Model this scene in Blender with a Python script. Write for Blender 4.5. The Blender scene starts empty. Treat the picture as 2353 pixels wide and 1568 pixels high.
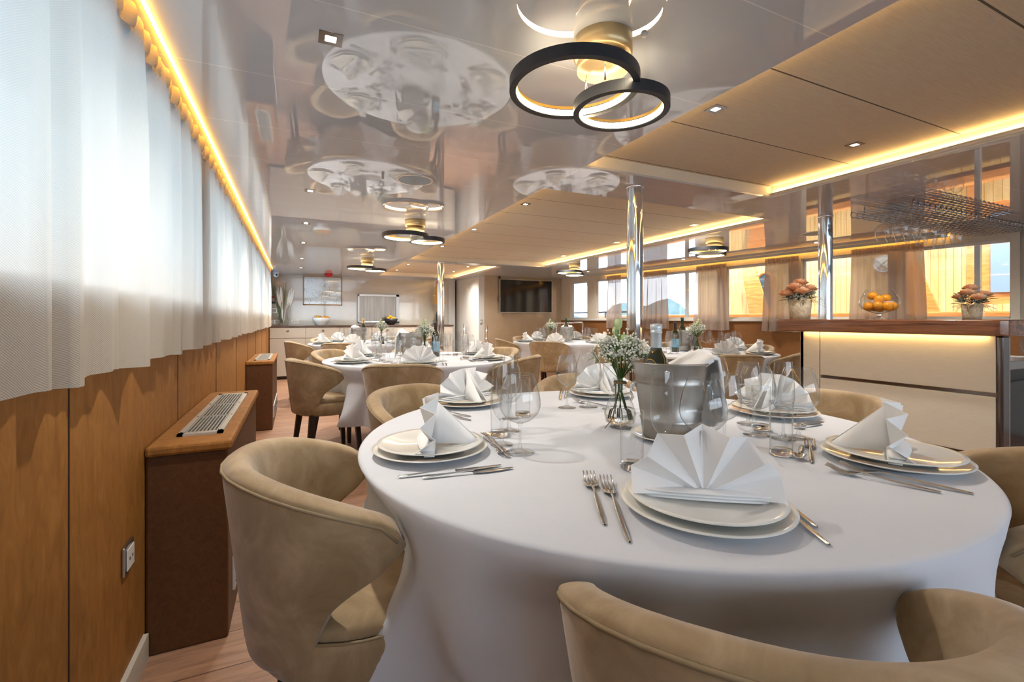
import bpy, math, random
from math import sin, cos, pi, radians, atan2, hypot, sqrt
from mathutils import Vector, Matrix
random.seed(7)
SC = bpy.context.scene
COL = SC.collection
# ------------------------------------------------------------------ camera
FPX = 1056.0; HY = 733.0; CX = 1176.5; EYE = 1.11
YAW = math.atan((CX - 681) / FPX)
FW = (sin(YAW), cos(YAW)); RT = (cos(YAW), -sin(YAW))
cam = bpy.data.cameras.new('camera'); co = bpy.data.objects.new('camera', cam); COL.objects.link(co)
cam.sensor_width = 36.0; cam.lens = FPX / 2353 * 36
cam.shift_y = -(784 - HY) / 2353
co.location = (0, 0, EYE); co.rotation_euler = (pi / 2, 0, -YAW)
cam.clip_start = 0.03; cam.clip_end = 500
SC.camera = co
SC.view_settings.view_transform = 'Standard'; SC.view_settings.look = 'None'
SC.view_settings.gamma = 1.0; SC.view_settings.exposure = 1.4
SC.view_settings.use_curve_mapping = False
cy = SC.cycles
cy.use_denoising = True; cy.max_bounces = 12; cy.diffuse_bounces = 4; cy.glossy_bounces = 6
cy.transmission_bounces = 12; cy.transparent_max_bounces = 40
cy.caustics_reflective = False; cy.caustics_refractive = False
cy.sample_clamp_indirect = 6.0; cy.use_light_tree = True
# ------------------------------------------------------------------ sky and sun
W = bpy.data.worlds.new('sky'); SC.world = W; W.use_nodes = True
wn = W.node_tree; bg = wn.nodes['Background']
wtc = wn.nodes.new('ShaderNodeTexCoord'); wsp = wn.nodes.new('ShaderNodeSeparateXYZ'); wcr = wn.nodes.new('ShaderNodeValToRGB')
wn.links.new(wtc.outputs['Generated'], wsp.inputs[0]); wn.links.new(wsp.outputs['Z'], wcr.inputs[0])
wcr.color_ramp.elements[0].position = 0.0; wcr.color_ramp.elements[0].color = (.82, .91, 1.0, 1)
wcr.color_ramp.elements[1].position = 0.7; wcr.color_ramp.elements[1].color = (.66, .81, 1.0, 1)
wn.links.new(wcr.outputs[0], bg.inputs[0]); bg.inputs[1].default_value = 2.6
sl = bpy.data.lights.new('sun', 'SUN'); sl.energy = 3.3; sl.angle = radians(1.0); sl.color = (1, .93, .82)
so = bpy.data.objects.new('sun', sl); COL.objects.link(so)
so.rotation_euler = Vector((0.42, 0.25, -0.87)).to_track_quat('-Z', 'Y').to_euler()
DOWNLIGHT_W = 19.0      # watts of every ceiling spotlight
LED_E = 9.0            # ring lamp diffusers
STRIP_E = 15.0          # cove strips

H = 1.96; TZ = 0.76
# ------------------------------------------------------------------ calibration helpers
def on(px, py, z):
    v = (HY - py) / FPX; d = (z - EYE) / v; u = (px - CX) / FPX
    return (d * (FW[0] + RT[0] * u), d * (FW[1] + RT[1] * u))
def rx(Y): return 5.10 + .14 * (8.4 - Y)       # right wall, it narrows towards the far end
def ry(px):
    u = (px - CX) / FPX; m = (FW[0] + RT[0] * u) / (FW[1] + RT[1] * u)
    return (5.10 + .14 * 8.4) / (m + .14)
# ------------------------------------------------------------------ materials
def newmat(n):
    m = bpy.data.materials.new(n); m.use_nodes = True
    return m, m.node_tree, m.node_tree.nodes['Principled BSDF']
def L(nt, a, b): nt.links.new(a, b)
def pm(n, col, rough=.5, metal=0., spec=.5, emis=None, es=0., coat=0., sheen=0., ior=None, trans=0.):
    m, nt, b = newmat(n)
    b.inputs['Base Color'].default_value = (*col, 1); b.inputs['Roughness'].default_value = rough
    b.inputs['Metallic'].default_value = metal; b.inputs['Specular IOR Level'].default_value = spec
    b.inputs['Coat Weight'].default_value = coat; b.inputs['Coat Roughness'].default_value = .03
    b.inputs['Sheen Weight'].default_value = sheen
    if ior: b.inputs['IOR'].default_value = ior
    b.inputs['Transmission Weight'].default_value = trans
    if emis: b.inputs['Emission Color'].default_value = (*emis, 1); b.inputs['Emission Strength'].default_value = es
    return m
def ramp(nt, fac, stops):
    r = nt.nodes.new('ShaderNodeValToRGB'); e = r.color_ramp.elements
    while len(e) < len(stops): e.new(.5)
    for k, (p, c) in enumerate(stops): e[k].position = p; e[k].color = (*c, 1)
    L(nt, fac, r.inputs[0]); return r.outputs[0]
def coords(nt, kind='Object', scale=(1, 1, 1), rot=(0, 0, 0)):
    t = nt.nodes.new('ShaderNodeTexCoord'); mp = nt.nodes.new('ShaderNodeMapping')
    mp.inputs['Scale'].default_value = scale; mp.inputs['Rotation'].default_value = rot
    L(nt, t.outputs[kind], mp.inputs[0]); return mp.outputs[0]
def noise(nt, vec, scale, detail=3, rough=.5, dist=0.):
    n = nt.nodes.new('ShaderNodeTexNoise'); n.inputs['Scale'].default_value = scale; n.inputs['Detail'].default_value = detail
    n.inputs['Roughness'].default_value = rough; n.inputs['Distortion'].default_value = dist
    L(nt, vec, n.inputs['Vector']); return n.outputs['Fac']
def bump(nt, h, bs, strength=.3, dist=.002):
    b = nt.nodes.new('ShaderNodeBump'); b.inputs['Strength'].default_value = strength; b.inputs['Distance'].default_value = dist
    L(nt, h, b.inputs['Height']); L(nt, b.outputs[0], bs.inputs['Normal'])
def mathn(nt, op, a, b=None, c=None):
    n = nt.nodes.new('ShaderNodeMath'); n.operation = op
    for k, v in enumerate((a, b, c)):
        if v is None: continue
        if isinstance(v, (int, float)): n.inputs[k].default_value = v
        else: L(nt, v, n.inputs[k])
    return n.outputs[0]
def mixc(nt, fac, a, b):
    n = nt.nodes.new('ShaderNodeMix'); n.data_type = 'RGBA'
    if isinstance(fac, (int, float)): n.inputs[0].default_value = fac
    else: L(nt, fac, n.inputs[0])
    for k, v in ((6, a), (7, b)):
        if isinstance(v, tuple): n.inputs[k].default_value = (*v, 1)
        else: L(nt, v, n.inputs[k])
    return n.outputs[2]
def noisy(n, stops, scale, rough=.6, detail=4, bs=0., bscale=None, spec=.4, sheen=0., mscale=(1, 1, 1), coat=0., dist=0., metal=0.):
    m, nt, b = newmat(n); v = coords(nt, 'Object', mscale)
    L(nt, ramp(nt, noise(nt, v, scale, detail, .6, dist), stops), b.inputs['Base Color'])
    b.inputs['Roughness'].default_value = rough; b.inputs['Specular IOR Level'].default_value = spec
    b.inputs['Sheen Weight'].default_value = sheen; b.inputs['Coat Weight'].default_value = coat; b.inputs['Metallic'].default_value = metal
    if bs: bump(nt, noise(nt, v, bscale or scale * 8, 2), b, bs, .001)
    return m
M = {}
M['velvet'] = noisy('velvet', [(.30, (.26, .175, .085)), (.5, (.345, .245, .135)), (.68, (.44, .33, .20))], 9, .75, 6, .15, 300, .25, .35, dist=.8)
M['piping'] = pm('piping', (.30, .225, .13), .8)
M['seat_under'] = pm('seat_under', (.02, .015, .012), .7)
M['darkwood'] = noisy('darkwood', [(.3, (.012, .008, .006)), (.7, (.03, .018, .012))], 20, .35, mscale=(4, 4, .6))
M['panelling'] = noisy('leather_panelling', [(.25, (.22, .088, .018)), (.55, (.32, .138, .030)), (.8, (.41, .195, .052))], 26, .62, 8, .4, 120, .3, 0, (1, 1, .35), dist=1.2)
M['panelling_r'] = noisy('leather_panelling_brown', [(.3, (.22, .095, .03)), (.7, (.28, .13, .045))], 60, .6, 5, .2, 200, .3)
M['unit'] = noisy('leather_unit_shaded', [(.25, (.075, .028, .008)), (.75, (.125, .052, .017))], 40, .5, 7, .5, 150, .35, 0, (1, 1, 1), dist=1.5)  # leather of the unit bodies, darkened to paint in the shade on their sides
M['seam'] = pm('seam', (.05, .022, .008), .8)
M['cream'] = noisy('cream_panel', [(.3, (.60, .56, .47)), (.7, (.66, .62, .53))], 300, .45, 2, mscale=(1, .05, 1))
M['white'] = pm('white_lacquer', (.72, .72, .70), .35)
M['whitewall'] = pm('white_wall', (.62, .64, .64), .25)
M['backwall'] = noisy('gloss_beige_wall', [(.3, (.50, .465, .38)), (.7, (.57, .535, .45))], 2.0, .14, 3, spec=.8, coat=.6)
M['tvwall'] = noisy('gloss_tan_wall', [(.35, (.44, .35, .24)), (.7, (.50, .405, .285))], 2.2, .16, 5, spec=.8, coat=.6)
M['cabinet'] = noisy('cabinet_front', [(.3, (.45, .415, .36)), (.7, (.50, .465, .41))], 200, .4, 2, mscale=(.1, 1, 1))
M['counter'] = noisy('counter_wood', [(.3, (.07, .04, .028)), (.7, (.12, .075, .052))], 12, .35, 4, mscale=(.4, 8, 4))
M['grey_door'] = noisy('grey_door', [(.3, (.15, .125, .10)), (.7, (.19, .16, .13))], 250, .5, 2, mscale=(1, 1, .05))
M['chrome'] = pm('chrome', (.80, .81, .84), .06, 1.)
M['steel'] = pm('steel', (.56, .55, .53), .30, 1.)
M['hatchsteel'] = noisy('brushed_steel', [(.3, (.30, .285, .26)), (.7, (.42, .40, .375))], 3, .34, 2, mscale=(6, 1, .4), metal=1.)
M['cutlery'] = pm('cutlery', (.66, .64, .61), .12, 1.)
M['darkchrome'] = pm('dark_chrome', (.30, .28, .28), .16, 1.)
M['wirechrome'] = pm('wire_chrome', (.38, .40, .44), .2, 1.)
M['china'] = pm('porcelain', (.78, .78, .74), .09, spec=.6, coat=.4)
M['black'] = pm('black_plastic', (.012, .012, .013), .35)
M['screen'] = pm('screen', (.005, .006, .008), .10, spec=.5)
M['grille_dark'] = pm('grille_dark', (.02, .02, .02), .7)
M['grille'] = pm('grille_metal', (.55, .55, .52), .42, .6)
M['speaker'] = pm('speaker_cloth', (.34, .40, .46), .6)
M['ringdark'] = pm('ring_dark', (.035, .04, .05), .42, .3)
M['gold'] = pm('ring_gold', (.80, .50, .14), .30, .85)
M['canopy'] = pm('lamp_canopy', (.62, .46, .24), .35, .5)
M['led'] = pm('ring_led', (1, 1, 1), .5, emis=(1, .80, .52), es=LED_E)
M['strip'] = pm('strip_led', (1, 1, 1), .5, emis=(1, .62, .22), es=STRIP_E)
M['strip_hot'] = pm('strip_led_amber', (1, 1, 1), .5, emis=(1, .45, .05), es=STRIP_E * .5)
M['bulb'] = pm('bulb', (1, 1, 1), .5, emis=(1, .82, .55), es=14)
M['covewall'] = pm('cove_side', (.74, .70, .62), .6)
M['red'] = pm('red_plastic', (.55, .008, .02), .25)
M['outlet'] = pm('outlet_white', (.75, .75, .72), .35)
M['frame_oak'] = pm('oak_frame', (.48, .29, .13), .5)
M['petal_white'] = noisy('white_petal', [(.3, (.72, .74, .66)), (.7, (.85, .85, .80))], 30, .5)
M['petal_green'] = noisy('green_bud', [(.3, (.36, .52, .18)), (.7, (.62, .72, .42))], 22, .5)
M['stem'] = noisy('green_stem', [(.3, (.035, .10, .012)), (.7, (.09, .19, .03))], 40, .5)
M['leaf'] = noisy('dark_leaf', [(.3, (.02, .07, .03)), (.7, (.06, .15, .06))], 40, .45)
M['sage'] = noisy('sage_leaf', [(.3, (.18, .27, .23)), (.7, (.33, .43, .37))], 60, .6)
M['rose'] = noisy('apricot_petal', [(.3, (.80, .30, .16)), (.5, (.88, .50, .28)), (.7, (.92, .74, .50))], 28, .55)
M['twine'] = pm('twine', (.26, .15, .07), .9)
M['bark'] = noisy('fibre_pot', [(.3, (.38, .30, .19)), (.7, (.66, .58, .44))], 45, .9, 6, .9, 90)
M['fibre'] = pm('fibre', (.55, .45, .28), .9)
M['orange'] = noisy('orange_peel', [(.3, (.78, .28, .008)), (.7, (.88, .40, .02))], 20, .35, 3, .3, 300)
M['banana'] = pm('banana', (.80, .50, .06), .45)
M['bottle'] = pm('bottle_glass', (.018, .022, .006), .04, spec=.8, coat=.5)
M['foil_silver'] = pm('foil_silver', (.60, .68, .74), .32, .35)
M['foil_dark'] = pm('foil_dark', (.015, .015, .018), .3)
M['foil_green'] = pm('foil_green', (.01, .07, .035), .3)
M['foil_gold'] = pm('foil_gold', (.68, .50, .2), .35, .7)
M['label'] = pm('bottle_label', (.20, .45, .62), .5)
M['goldfern'] = pm('gold_leaf', (.62, .38, .10), .4, .6)
M['pampas'] = pm('pampas', (.80, .77, .68), .9)
M['grass'] = pm('dried_grass', (.17, .26, .12), .8)
M['vaseblack'] = pm('black_vase', (.012, .013, .016), .4)
M['bowlwhite'] = pm('bowl_white', (.66, .74, .78), .2)
# tablecloth and napkins
def clothmat(n, c, bs, sc):
    m, nt, b = newmat(n); v = coords(nt, 'Object')
    L(nt, ramp(nt, noise(nt, v, 6, 3), [(.3, tuple(x * .96 for x in c)), (.7, c)]), b.inputs['Base Color'])
    b.inputs['Roughness'].default_value = .85; b.inputs['Specular IOR Level'].default_value = .2; b.inputs['Sheen Weight'].default_value = .15
    bump(nt, mathn(nt, 'ADD', mathn(nt, 'MULTIPLY', noise(nt, v, sc, 2), .12), mathn(nt, 'MULTIPLY', noise(nt, v, 7, 3, .5, .8), 3.0)), b, bs, .004); return m
M['cloth'] = clothmat('tablecloth', (.64, .67, .735), .2, 500)
M['napkin'] = clothmat('napkin', (.86, .87, .88), .2, 700)
# glass: thin walled = transparent with a fresnel mirror
def thin_glass(n, tint=(.97, .98, .98), edge=(.72, .75, .76), refl=1.0):
    m, nt, b = newmat(n); nt.nodes.remove(b); out = nt.nodes['Material Output']
    lw = nt.nodes.new('ShaderNodeLayerWeight'); lw.inputs['Blend'].default_value = .25
    tr = nt.nodes.new('ShaderNodeBsdfTransparent'); gl = nt.nodes.new('ShaderNodeBsdfGlossy'); gl.inputs['Roughness'].default_value = .015
    lw.inputs['Blend'].default_value = .5
    L(nt, mixc(nt, mathn(nt, 'POWER', lw.outputs['Facing'], 4.0), tint, edge), tr.inputs[0])
    mx = nt.nodes.new('ShaderNodeMixShader'); L(nt, mathn(nt, 'MULTIPLY_ADD', mathn(nt, 'POWER', lw.outputs['Facing'], 3.2), .80 * refl, .060 * refl), mx.inputs[0])
    L(nt, tr.outputs[0], mx.inputs[1]); L(nt, gl.outputs[0], mx.inputs[2]); L(nt, mx.outputs[0], out.inputs[0]); return m
M['glass'] = thin_glass('clear_glass', (.965, .975, .98), (.50, .53, .55), 1.0)
M['stemglass'] = thin_glass('stem_glass', (.96, .97, .97), (.55, .57, .58), 1.3)
M['pane'] = thin_glass('window_pane', (.98, .99, 1.), (.9, .95, 1.), .35)
M['solidglass'] = pm('solid_glass', (1, 1, 1), .0, ior=1.45, trans=1.)
M['water'] = pm('water', (.97, 1, .95), .0, ior=1.33, trans=1.)
# glossy stretched ceiling with panel seams
m, nt, b = newmat('gloss_ceiling'); M['ceiling'] = m
g = nt.nodes.new('ShaderNodeNewGeometry'); sp = nt.nodes.new('ShaderNodeSeparateXYZ'); L(nt, g.outputs['Position'], sp.inputs[0])
fy = mathn(nt, 'ABSOLUTE', mathn(nt, 'SUBTRACT', mathn(nt, 'FRACT', mathn(nt, 'DIVIDE', mathn(nt, 'ADD', sp.outputs[1], 10 - 1.146 + .2425), .485)), .5))
fx = mathn(nt, 'ABSOLUTE', mathn(nt, 'SUBTRACT', sp.outputs[0], 1.457))
sm = mathn(nt, 'MAXIMUM', mathn(nt, 'LESS_THAN', fy, .0042), mathn(nt, 'LESS_THAN', fx, .0025))
L(nt, mixc(nt, sm, (.60, .63, .68), (.82, .82, .82)), b.inputs['Base Color'])
b.inputs['Roughness'].default_value = .012; b.inputs['IOR'].default_value = 1.85; b.inputs['Specular IOR Level'].default_value = .85

# fabric ceiling panels inside the coves
m, nt, b = newmat('cove_fabric'); M['covepanel'] = m
g = nt.nodes.new('ShaderNodeNewGeometry'); sp = nt.nodes.new('ShaderNodeSeparateXYZ'); L(nt, g.outputs['Position'], sp.inputs[0])
fy = mathn(nt, 'ABSOLUTE', mathn(nt, 'SUBTRACT', mathn(nt, 'FRACT', mathn(nt, 'DIVIDE', mathn(nt, 'ADD', sp.outputs[1], 10 - 1.13 + .25), .50)), .5))
sm = mathn(nt, 'LESS_THAN', fy, .007)
v = coords(nt, 'Object', (3, 60, 3))
base = ramp(nt, noise(nt, v, 5, 3), [(.3, (.56, .49, .38)), (.7, (.64, .565, .45))])
L(nt, mixc(nt, sm, base, (.10, .085, .065)), b.inputs['Base Color']); b.inputs['Roughness'].default_value = .8
bump(nt, noise(nt, v, 20, 2), b, .15, .001)
# oak plank floor, planks run across the room
m, nt, b = newmat('oak_planks'); M['floor'] = m
v = coords(nt, 'Object'); br = nt.nodes.new('ShaderNodeTexBrick'); L(nt, v, br.inputs['Vector'])
br.inputs['Scale'].default_value = 1.0; br.inputs['Brick Width'].default_value = 1.25; br.inputs['Row Height'].default_value = .19
br.inputs['Mortar Size'].default_value = .0025; br.offset = .37
br.inputs['Color1'].default_value = (.36, .20, .125, 1); br.inputs['Color2'].default_value = (.46, .27, .175, 1); br.inputs['Mortar'].default_value = (.12, .06, .035, 1)
v2 = coords(nt, 'Object', (1.5, 14, 1))
gr = ramp(nt, noise(nt, v2, 3, 8, .65, 1.2), [(.3, (.62, .58, .55)), (.55, (1, 1, 1)), (.75, (1.12, 1.1, 1.08))])
mu = nt.nodes.new('ShaderNodeMix'); mu.data_type = 'RGBA'; mu.blend_type = 'MULTIPLY'; mu.inputs[0].default_value = 1
L(nt, br.outputs[0], mu.inputs[6]); L(nt, gr, mu.inputs[7]); L(nt, mu.outputs[2], b.inputs['Base Color']); b.inputs['Roughness'].default_value = .42
# walnut bar top, grain along the bar
m, nt, b = newmat('walnut'); M['walnut'] = m
v = coords(nt, 'Object', (6, .7, 16)); n1 = noise(nt, v, 3.2, 8, .62, 1.6)
L(nt, ramp(nt, n1, [(.28, (.045, .015, .007)), (.45, (.17, .065, .028)), (.6, (.26, .105, .045)), (.78, (.14, .05, .022))]), b.inputs['Base Color'])
b.inputs['Roughness'].default_value = .2; b.inputs['Coat Weight'].default_value = .5; b.inputs['Coat Roughness'].default_value = .08
# sheer curtain
def curtainmat(n, c, tr, sc, trl=.42):
    m, nt, b = newmat(n); out = nt.nodes['Material Output']
    v = coords(nt, 'Object'); sp = nt.nodes.new('ShaderNodeSeparateXYZ'); L(nt, v, sp.inputs[0])
    a1 = mathn(nt, 'SINE', mathn(nt, 'MULTIPLY', sp.outputs[1], sc)); a2 = mathn(nt, 'SINE', mathn(nt, 'MULTIPLY', sp.outputs[2], sc))
    wv = mathn(nt, 'MULTIPLY', a1, a2)
    L(nt, ramp(nt, mathn(nt, 'MULTIPLY_ADD', wv, .5, .5), [(.1, tuple(x * .82 for x in c)), (.8, c)]), b.inputs['Base Color'])
    b.inputs['Roughness'].default_value = .9; b.inputs['Specular IOR Level'].default_value = .1
    bump(nt, wv, b, .35, .0015)
    tl = nt.nodes.new('ShaderNodeBsdfTranslucent'); tl.inputs[0].default_value = (*c, 1)
    tp = nt.nodes.new('ShaderNodeBsdfTransparent'); m1 = nt.nodes.new('ShaderNodeMixShader'); m2 = nt.nodes.new('ShaderNodeMixShader')
    m1.inputs[0].default_value = trl; m2.inputs[0].default_value = tr
    L(nt, b.outputs[0], m1.inputs[1]); L(nt, tl.outputs[0], m1.inputs[2]); L(nt, m1.outputs[0], m2.inputs[1]); L(nt, tp.outputs[0], m2.inputs[2])
    L(nt, m2.outputs[0], out.inputs[0]); return m
M['curtain'] = curtainmat('linen_curtain', (.74, .69, .60), .01, 1400, .42)
M['curtain_r'] = curtainmat('sheer_curtain', (.58, .48, .41), .12, 1400, .45)
# boat alongside
M['teak'] = noisy('varnished_teak', [(.3, (.50, .16, .03)), (.7, (.72, .30, .08))], 5, .25, 4, mscale=(1, 1, 6), coat=.5)
m, nt, b = newmat('yellow_planks'); M['yellow'] = m
v = coords(nt, 'Object', (1, 1, 1)); sp = nt.nodes.new('ShaderNodeSeparateXYZ'); L(nt, v, sp.inputs[0])
f1 = mathn(nt, 'FRACT', mathn(nt, 'DIVIDE', sp.outputs[1], .085))
sm = mathn(nt, 'LESS_THAN', f1, .07)
v2 = coords(nt, 'Object', (1, 9, .8)); bc = ramp(nt, noise(nt, v2, 2, 4), [(.3, (.56, .33, .10)), (.7, (.72, .49, .21))])
L(nt, mixc(nt, sm, bc, (.33, .15, .02)), b.inputs['Base Color']); b.inputs['Roughness'].default_value = .3; b.inputs['Coat Weight'].default_value = .4
M['boatwhite'] = pm('boat_white', (.72, .80, .88), .4)
M['boatglass'] = pm('boat_glass', (.05, .08, .10), .05)
M['boatcurtain'] = pm('boat_curtain', (.20, .27, .34), .3)
M['sea'] = pm('sea', (.05, .16, .25), .15)
M['hill'] = noisy('hill', [(.3, (.05, .09, .11)), (.7, (.10, .14, .13))], .2, .9)
M['lampglass'] = pm('bulkhead_glass', (.62, .70, .58), .3)
# poster print: pale chart with rows of tiny dark marks
m, nt, b = newmat('chart_print'); M['chart'] = m
v = coords(nt, 'Object', (1, 1, 1)); n1 = noise(nt, coords(nt, 'Object', (70, 1, 26)), 1, 3); n2 = noise(nt, v, 7, 2)
k = mathn(nt, 'MULTIPLY', mathn(nt, 'GREATER_THAN', n1, .60), mathn(nt, 'GREATER_THAN', n2, .48))
L(nt, mixc(nt, k, (.60, .70, .74), (.22, .27, .30)), b.inputs['Base Color']); b.inputs['Roughness'].default_value = .08; b.inputs['Coat Weight'].default_value = 1.
# ------------------------------------------------------------------ mesh builder
class MB:
    def __init__(s): s.v = []; s.f = []
    def add(s, vs, fs):
        o = len(s.v); s.v += [tuple(p) for p in vs]; s.f += [tuple(i + o for i in f) for f in fs]; return s
    def box(s, x0, x1, y0, y1, z0, z1):
        return s.add([(x0, y0, z0), (x1, y0, z0), (x1, y1, z0), (x0, y1, z0), (x0, y0, z1), (x1, y0, z1), (x1, y1, z1), (x0, y1, z1)],
                     [(0, 3, 2, 1), (4, 5, 6, 7), (0, 1, 5, 4), (1, 2, 6, 5), (2, 3, 7, 6), (3, 0, 4, 7)])
    def lathe(s, prof, n=32, c=(0, 0, 0), closed=False):
        vs = []; fs = []; m = len(prof)
        for r, z in prof:
            for k in range(n):
                a = 2 * pi * k / n; vs.append((c[0] + r * cos(a), c[1] + r * sin(a), c[2] + z))
        for i in range(m if closed else m - 1):
            j = (i + 1) % m
            for k in range(n):
                q = (k + 1) % n; fs.append((i * n + k, i * n + q, j * n + q, j * n + k))
        return s.add(vs, fs)
    def tube(s, pts, r, n=8, cap=True):
        pts = [Vector(p) for p in pts]; m = len(pts); rr = r if isinstance(r, (list, tuple)) else [r] * m
        vs = []; fs = []; up = Vector((0, 0, 1))
        t0 = (pts[1] - pts[0]).normalized(); a = up.cross(t0)
        if a.length < 1e-3: a = Vector((1, 0, 0)).cross(t0)
        a.normalize()
        for i in range(m):
            t = (pts[min(i + 1, m - 1)] - pts[max(i - 1, 0)]).normalized()
            a = (a - t * a.dot(t)); a.normalize(); b = t.cross(a)
            for k in range(n):
                q = 2 * pi * k / n; vs.append(pts[i] + (a * cos(q) + b * sin(q)) * rr[i])
        for i in range(m - 1):
            for k in range(n):
                q = (k + 1) % n; fs.append((i * n + k, i * n + q, (i + 1) * n + q, (i + 1) * n + k))
        if cap: fs.append(tuple(range(n))[::-1]); fs.append(tuple(range((m - 1) * n, m * n)))
        return s.add(vs, fs)
    def grid(s, rows, wrap=False):
        n = len(rows[0]); vs = [p for r in rows for p in r]; fs = []
        for i in range(len(rows) - 1):
            for k in range(n if wrap else n - 1):
                q = (k + 1) % n; fs.append((i * n + k, i * n + q, (i + 1) * n + q, (i + 1) * n + k))
        return s.add(vs, fs)
    def ball(s, c, r, nu=8, nv=6, sc=(1, 1, 1)):
        rows = []
        for i in range(nv + 1):
            ph = pi * i / nv; rr = max(sin(ph), 1e-3)
            rows.append([(c[0] + sc[0] * r * rr * cos(2 * pi * k / nu), c[1] + sc[1] * r * rr * sin(2 * pi * k / nu), c[2] - sc[2] * r * cos(ph)) for k in range(nu)])
        return s.grid(rows, True)
    def disc(s, c, r, n=32, flip=False):
        vs = [(c[0] + r * cos(2 * pi * k / n), c[1] + r * sin(2 * pi * k / n), c[2]) for k in range(n)]
        return s.add(vs, [tuple(range(n))[::-1] if flip else tuple(range(n))])
    def prism(s, poly, z0, z1):
        n = len(poly); vs = [(x, y, z0) for x, y in poly] + [(x, y, z1) for x, y in poly]
        return s.add(vs, [tuple(range(n))[::-1], tuple(range(n, 2 * n))] + [(k, (k + 1) % n, n + (k + 1) % n, n + k) for k in range(n)])
    def xf(s, mat): s.v = [tuple(mat @ Vector(p)) for p in s.v]; return s
    def build(s, name, mat, parent=None, smooth=True, bevel=0, subsurf=0, solid=0, soloff=0, segs=2):
        me = bpy.data.meshes.new(name); me.from_pydata(s.v, [], s.f); me.update()
        me.materials.append(mat if not isinstance(mat, str) else M[mat])
        o = bpy.data.objects.new(name, me); COL.objects.link(o)
        if smooth:
            for p in me.polygons: p.use_smooth = True
        if solid:
            d = o.modifiers.new('s', 'SOLIDIFY'); d.thickness = solid; d.offset = soloff
        if bevel:
            d = o.modifiers.new('b', 'BEVEL'); d.width = bevel; d.segments = segs; d.limit_method = 'ANGLE'; d.angle_limit = radians(35)
            if smooth: d.harden_normals = True
        if subsurf:
            d = o.modifiers.new('u', 'SUBSURF'); d.levels = subsurf; d.render_levels = subsurf
        if parent: o.parent = parent
        return o
def tag(o, label, cat, group=None, kind=None):
    if label: o['label'] = label
    if cat: o['category'] = cat
    if group: o['group'] = group
    if kind: o['kind'] = kind
    return o
def thing(name, label, cat, loc=(0, 0, 0), rz=0, group=None):
    o = bpy.data.objects.new(name, None); COL.objects.link(o); o.location = loc; o.rotation_euler = (0, 0, rz)
    o.empty_display_size = .05
    return tag(o, label, cat, group)
def struct(name, mb, mat, label, smooth=False, cat=None, **k):
    o = mb.build(name, mat, None, smooth, **k); return tag(o, label, cat or name.split('_')[0], kind='structure')
def dup(root, loc=None, rz=None, label=None, group=None, scale=None, rot=None):
    r = root.copy(); COL.objects.link(r)
    if loc is not None: r.location = loc
    if rz is not None: r.rotation_euler = (0, 0, rz)
    if rot is not None: r.rotation_euler = rot
    if scale is not None: r.scale = scale
    if label: r['label'] = label
    if group: r['group'] = group
    for ch in root.children:
        c = ch.copy(); COL.objects.link(c); c.parent = r
        for g in ch.children:
            d = g.copy(); COL.objects.link(d); d.parent = c
    return r
def box_thing(name, label, cat, mat, *b, **k):
    grp = k.pop('group', None)
    return tag(MB().box(*b).build(name, mat, None, False, **k), label, cat, grp)
# ================================================================== ROOM SHELL
YR = -2.6; YB = 9.75; XL = -.45
struct('floor', MB().box(-.8, 6.6, YR - .2, 11.6, -.1, 0), 'floor', 'light oak plank floor of the dining saloon')
COVES = [(1.457, 3.02, -1.7, 2.15), (1.457, 3.72, 2.62, 6.62), (1.457, 3.05, 6.87, 9.25)]
xs = sorted({-.8, 1.457, 3.02, 3.05, 3.72, 6.8}); ys = sorted({YR - .2, -1.7, 2.15, 2.62, 6.62, 6.87, 9.25, 11.6})
mb = MB()
for i in range(len(xs) - 1):
    for j in range(len(ys) - 1):
        mx_, my_ = (xs[i] + xs[i + 1]) / 2, (ys[j] + ys[j + 1]) / 2
        if any(a < mx_ < b2 and c < my_ < d for a, b2, c, d in COVES): continue
        mb.box(xs[i], xs[i + 1], ys[j], ys[j + 1], H, H + .012)
struct('ceiling', mb, 'ceiling', 'high gloss pale grey ceiling mirroring the tables')
struct('roof', MB().box(-1.12, 6.45, YR - .8, 11.9, H + .16, H + .2), 'white', 'unseen deck above the saloon, overhang added to shade the left windows', cat='ceiling')  # unseen slab; overhang added to keep the sun off the left windows
RD = .075
for n, (a, b2, c, d) in enumerate(COVES):
    nm = ('nearest', 'middle', 'farthest')[n]
    mb = MB(); t = .015
    mb.box(a - t, a, c, d, H + .011, H + RD + .02); mb.box(b2, b2 + t, c, d, H + .011, H + RD + .02)
    mb.box(a - t, b2 + t, c - t, c, H + .011, H + RD + .02); mb.box(a - t, b2 + t, d, d + t, H + .011, H + RD + .02)
    struct('trim_%d' % (n + 1), mb, 'covewall', 'cream side walls of the %s ceiling recess' % nm)
    struct('ceiling_%d' % (n + 1), MB().box(a, b2, c, d, H + RD, H + RD + .02), 'covepanel', 'beige fabric panels in the %s lit ceiling recess' % nm, cat='ceiling')
    for side, x in (('right', b2 - .012), ('left', a + .002)):
        mbl = MB().box(x - (.004 if side == 'right' else 0), x + .011, c + .005, d - .005, H + .024, H + .0295); struct('trim_%d' % (30 + n * 2 + (side == 'left')), mbl, 'covewall', 'narrow ledge under the %s led strip of the %s ceiling recess' % (side, nm))
        tag(MB().box(x, x + .010, c + .02, d - .02, H + .0296, H + .0322).build('led_strip', 'strip', None, False), 'warm led strip along the %s side of the %s ceiling recess' % (side, nm), 'light strip', 'led strips of the ceiling recesses')
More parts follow.
